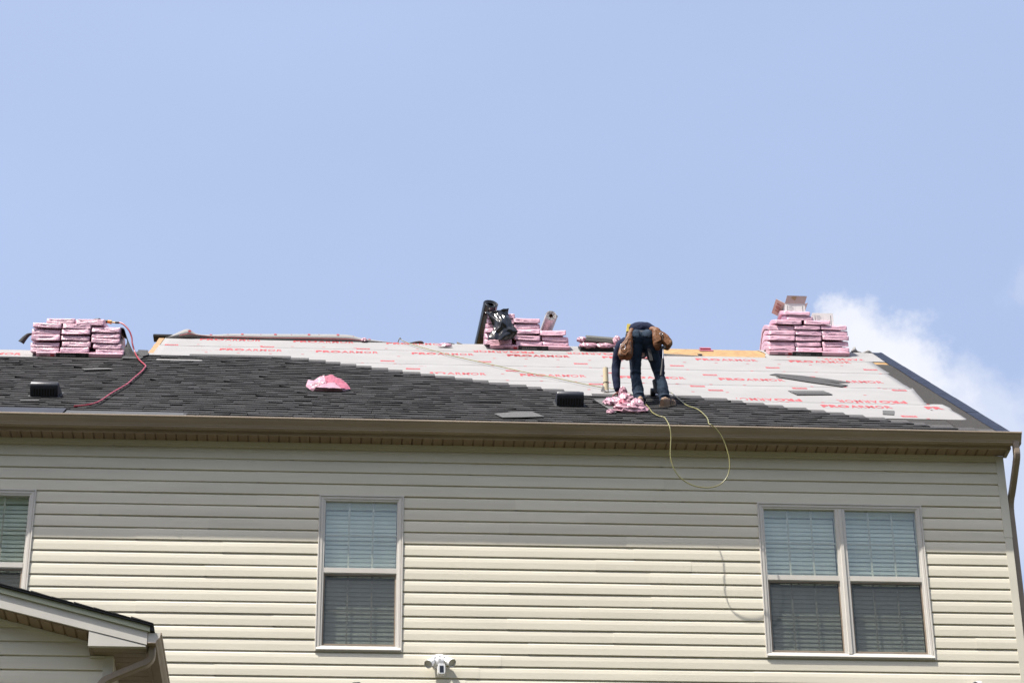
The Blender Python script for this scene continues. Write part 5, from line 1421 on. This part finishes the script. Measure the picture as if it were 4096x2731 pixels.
obj('corner_post', MB().box(-2.236, -2.152, -2.424, -2.33, -8.2, -2.705), m_trim, wing)
obj('frieze_trim', MB().hexa([wr(WX0, -2.43, -.215), wr(-2.38, -2.43, -.215), wr(-2.38, -2.40, -.215), wr(WX0, -2.40, -.215), wr(WX0, -2.43, -.189), wr(-2.38, -2.43, -.189), wr(-2.38, -2.40, -.189), wr(WX0, -2.40, -.189)]), m_trim, wing)
# boxed return and eave soffit
zb_ = -2.706
rb = MB(); A_ = [(-2.349, -2.572), (-2.349, zb_), (-1.868, zb_), (-1.868, -2.695)]
rb.add([(x, FY+.006, z) for x, z in A_]+[(x, FY+.05, z) for x, z in A_], [(0, 1, 2, 3), (7, 6, 5, 4), (0, 4, 5, 1), (1, 5, 6, 2), (2, 6, 7, 3), (3, 7, 4, 0)])
obj('eave_return', rb, m_winggrey, wing)
obj('eave_return_side', MB().add([(-2.349, FY+.05, -2.60), (-2.349, FY+.05, zb_), (-2.349, -2.40, zb_), (-2.349, -2.40, -2.60), (-2.338, FY+.05, -2.60), (-2.338, FY+.05, zb_), (-2.338, -2.40, zb_), (-2.338, -2.40, -2.60)], [(0, 1, 2, 3), (7, 6, 5, 4), (0, 4, 5, 1), (1, 5, 6, 2), (2, 6, 7, 3), (3, 7, 4, 0)]), m_tan, wing)
es = obj('eave_soffit', MB().box(-2.336, -1.872, FY+.052, -.02, zb_+.010, zb_+.018), m_tan, wing)
for k in range(24):
    y0 = FY+.056+k*.1055
    obj('soffit_panel', MB().box(-2.318, -1.885, y0, y0+.099, zb_+.003, zb_+.009), m_tan, es)
obj('soffit_channel', MB().box(-2.336, -2.319, FY+.053, -.02, zb_-.003, zb_+.009).box(-1.884, -1.870, FY+.053, -.02, zb_-.003, zb_+.009), m_tan, es)
obj('eave_fascia', MB().box(-1.8685, -1.862, FY+.03, -.02, zb_, -2.545), m_tan, wing)
obj('wall_bracket', MB().box(-2.349, -2.225, -2.435, -2.402, -2.728, -2.7095), m_trim, wing)
# eave gutter running back to the main wall
GW = [(0, .0), (0, -.092), (.076, -.092), (.080, -.084), (.086, -.072), (.098, -.058), (.108, -.042), (.112, -.022), (.121, -.016), (.123, -.004), (.120, .002), (.112, .002), (.110, -.004), (.110, -.018), (.104, -.042), (.080, -.068), (.074, -.088), (.004, -.088), (.004, 0)]
wg = MB(); rows = []
for k in range(9):
    y = FY+.004+(2.62)*k/8; rows.append([(-1.8615+a, y, -2.582+b) for a, b in GW])
wg.grid(rows, 0, True); wg.cap(rows[0], 0, True); wg.cap(rows[-1], 0)
wgo = obj('gutter', wg, m_tan, wing)
obj('end_cap', MB().add([(-1.8615+a, FY+.010, -2.582+b) for a, b in GW[:12]], [tuple(range(12))]), m_winggrey, wgo)
wd_ = MB()
rect_tube(wd_, [(-1.823, -2.53, -2.665), (-1.823, -2.53, -2.71), (-1.829, -2.52, -2.76), (-1.862, -2.51, -2.80), (-1.92, -2.50, -2.824), (-2.03, -2.48, -2.866), (-2.14, -2.46, -2.91), (-2.205, -2.455, -2.945), (-2.245, -2.452, -3.0), (-2.25, -2.45, -3.08), (-2.25, -2.45, -3.3)], .040, .030, 6,
          lambda t: .045 if (t < .42 or .66 < t < .88) else 0, wdir=Vector((0, 1, 0)))
dwo = obj('downspout', wd_, m_tan, wing, smooth=True, auto=35)
wd_ = MB(); rect_tube(wd_, [(-2.25, -2.45, -3.28), (-2.25, -2.45, -5), (-2.25, -2.45, -8.1)], .041, .031, 3, wdir=Vector((0, 1, 0))); obj('downspout_pipe', wd_, m_tan, dwo)

# ------------------------------------------------------------------ lights and cameras on the wall
t = thing('floodlight_camera', 'white twin floodlight camera on the wall below the middle window', 'security light', (.675, 0, -1.83))
n = 8; R_ = .082
pl = MB(); c = Vector((.677, -.02, -1.742))
for (y, k) in ((-.016, 1), (-.026, 1), (-.032, .92)): pass
rows = [[c+Vector((R_*k*math.cos(math.pi/8+i*math.pi/4), dy, R_*k*math.sin(math.pi/8+i*math.pi/4))) for i in range(8)] for dy, k in ((.006, 1), (-.010, 1), (-.016, .93))]
pl.grid(rows, 0, True); pl.cap(rows[0], 0, True); pl.cap(rows[-1]); obj('base_plate', pl, m_whiteplastic, t)
dm = MB(); rows = []
for k, r in ((0, .060), (.25, .060), (.6, .052), (.85, .035), (1, .008)):
    rows.append([c+Vector((r*math.cos(i*math.pi/9), -.016-.040*k, r*math.sin(i*math.pi/9)-.006)) for i in range(18)])
dm.grid(rows, 0, True); dm.cap(rows[-1]); obj('dome', dm, m_whiteplastic, t, smooth=True)
bt = MB(); bt.tube([c+Vector((-.002, -.03, .040)), c+Vector((-.002, -.052, .044))], .010, 12, sub=2); bt.tube([c+Vector((.0, -.05, .0)), c+Vector((0, -.060, -.002))], .014, 14, sub=2); obj('button', bt, m_whiteplastic, t, smooth=True, auto=40)
for s, a, b in ((-1, (.628, -.045, -1.722), (.566, -.135, -1.815)), (1, (.728, -.045, -1.712), (.796, -.125, -1.795))):
    a, b = Vector(a), Vector(b); lp = MB()
    lp.tube([c+Vector((s*.035, -.03, .02)), a+Vector((0, -.015, .012)), a.lerp(b, .2)], .011, 10, sub=4)
    obj('arm', lp, m_whiteplastic, t, smooth=True)
    lp = MB(); ax = (b-a).normalized(); p = ax.cross(Vector((0, 0, 1))).normalized(); q = p.cross(ax); rows = []
    for k, r in ((.1, .010), (.18, .020), (.45, .027), (.52, .033), (.75, .038), (1.0, .042), (1.0, .038), (.9, .034)):
        cc = a.lerp(b, k); rows.append([cc+(p*math.cos(i*math.pi/10)+q*math.sin(i*math.pi/10))*r for i in range(20)])
    lp.grid(rows, 0, True); lp.cap(rows[0], 0, True)
    lo = obj('lamp_head', lp, m_whiteplastic, t, smooth=True, auto=40)
    fn_ = MB()
    for i in range(9):
        an = i*2*math.pi/9; d = p*math.cos(an)+q*math.sin(an); e = p*-math.sin(an)+q*math.cos(an)
        fn_.hexa([a.lerp(b, .16)+d*.014-e*.0018, a.lerp(b, .16)+d*.014+e*.0018, a.lerp(b, .5)+d*.026+e*.0018, a.lerp(b, .5)+d*.026-e*.0018,
                  a.lerp(b, .2)+d*.026-e*.0018, a.lerp(b, .2)+d*.026+e*.0018, a.lerp(b, .5)+d*.034+e*.0018, a.lerp(b, .5)+d*.034-e*.0018])
    obj('cooling_fin', fn_, m_whiteplastic, lo)
    gl_ = MB(); cc = a.lerp(b, .93); gl_.cap([cc+(p*math.cos(i*math.pi/10)+q*math.sin(i*math.pi/10))*.0345 for i in range(20)]); obj('lens', gl_, m_frame, lo)
cm = MB(); cx, cy, cz = .688, -.135, -1.872
rows = []
for y, k in ((.045, .86), (.03, 1.0), (-.03, 1.0), (-.038, .93)):
    rows.append([(cx+.036*k*math.copysign(abs(math.cos(a))**.45, math.cos(a))+.006*(y < 0), cy+y+.14*0, cz+.055*k*math.copysign(abs(math.sin(a))**.45, math.sin(a))) for a in [i*math.pi/12+.13 for i in range(24)]])
cm.grid(rows, 0, True); cm.cap(rows[0], 0, True); cm.cap(rows[-1]); obj('camera_body', cm, m_whiteplastic, t, smooth=True, auto=40)
obj('lens_window', MB().box(cx-.013, cx+.024, cy-.0405, cy-.036, cz-.036, cz+.030), m_lens, t)
obj('camera_neck', MB().tube([c+Vector((.005, -.03, -.045)), c+Vector((.008, -.07, -.075)), (cx, cy+.03, cz+.03)], .014, 10, sub=4), m_whiteplastic, t, smooth=True)

def bullet(label, name, p, mat, tilt):
    p = Vector(p); t = thing(name, label, 'camera', (p.x, 0, p.z-.06))
    mb = MB(); mb.tube([p+Vector((.0, .10, -.02)), p+Vector((0, .06, -.01)), p+Vector((0, .02, -.005))], .014, 10, sub=3); obj('bracket', mb, mat, t, smooth=True)
    a, b = p+Vector((tilt*.05, .03, .0)), p+Vector((-tilt*.05, -.045, -.035))
    mb = MB(); mb.tube([a, a.lerp(b, .15), a.lerp(b, .5), b], .034, 16, sub=3, rr=lambda k: .026+.012*min(1, k*3)); obj('housing', mb, mat, t, smooth=True, auto=45)
    ax = (b-a).normalized(); mb = MB(); mb.tube([b, b+ax*.003], .030, 16, sub=2); obj('lens', mb, m_lens, t)
bullet('small dark wall camera cut by the bottom edge under the middle window', 'wall_camera', (-.105, -.09, -2.012), m_blackm, .5)
bullet('small white wall camera at the bottom edge near the right corner', 'wall_camera', (5.842, -.09, -1.915), m_whiteplastic, .7)
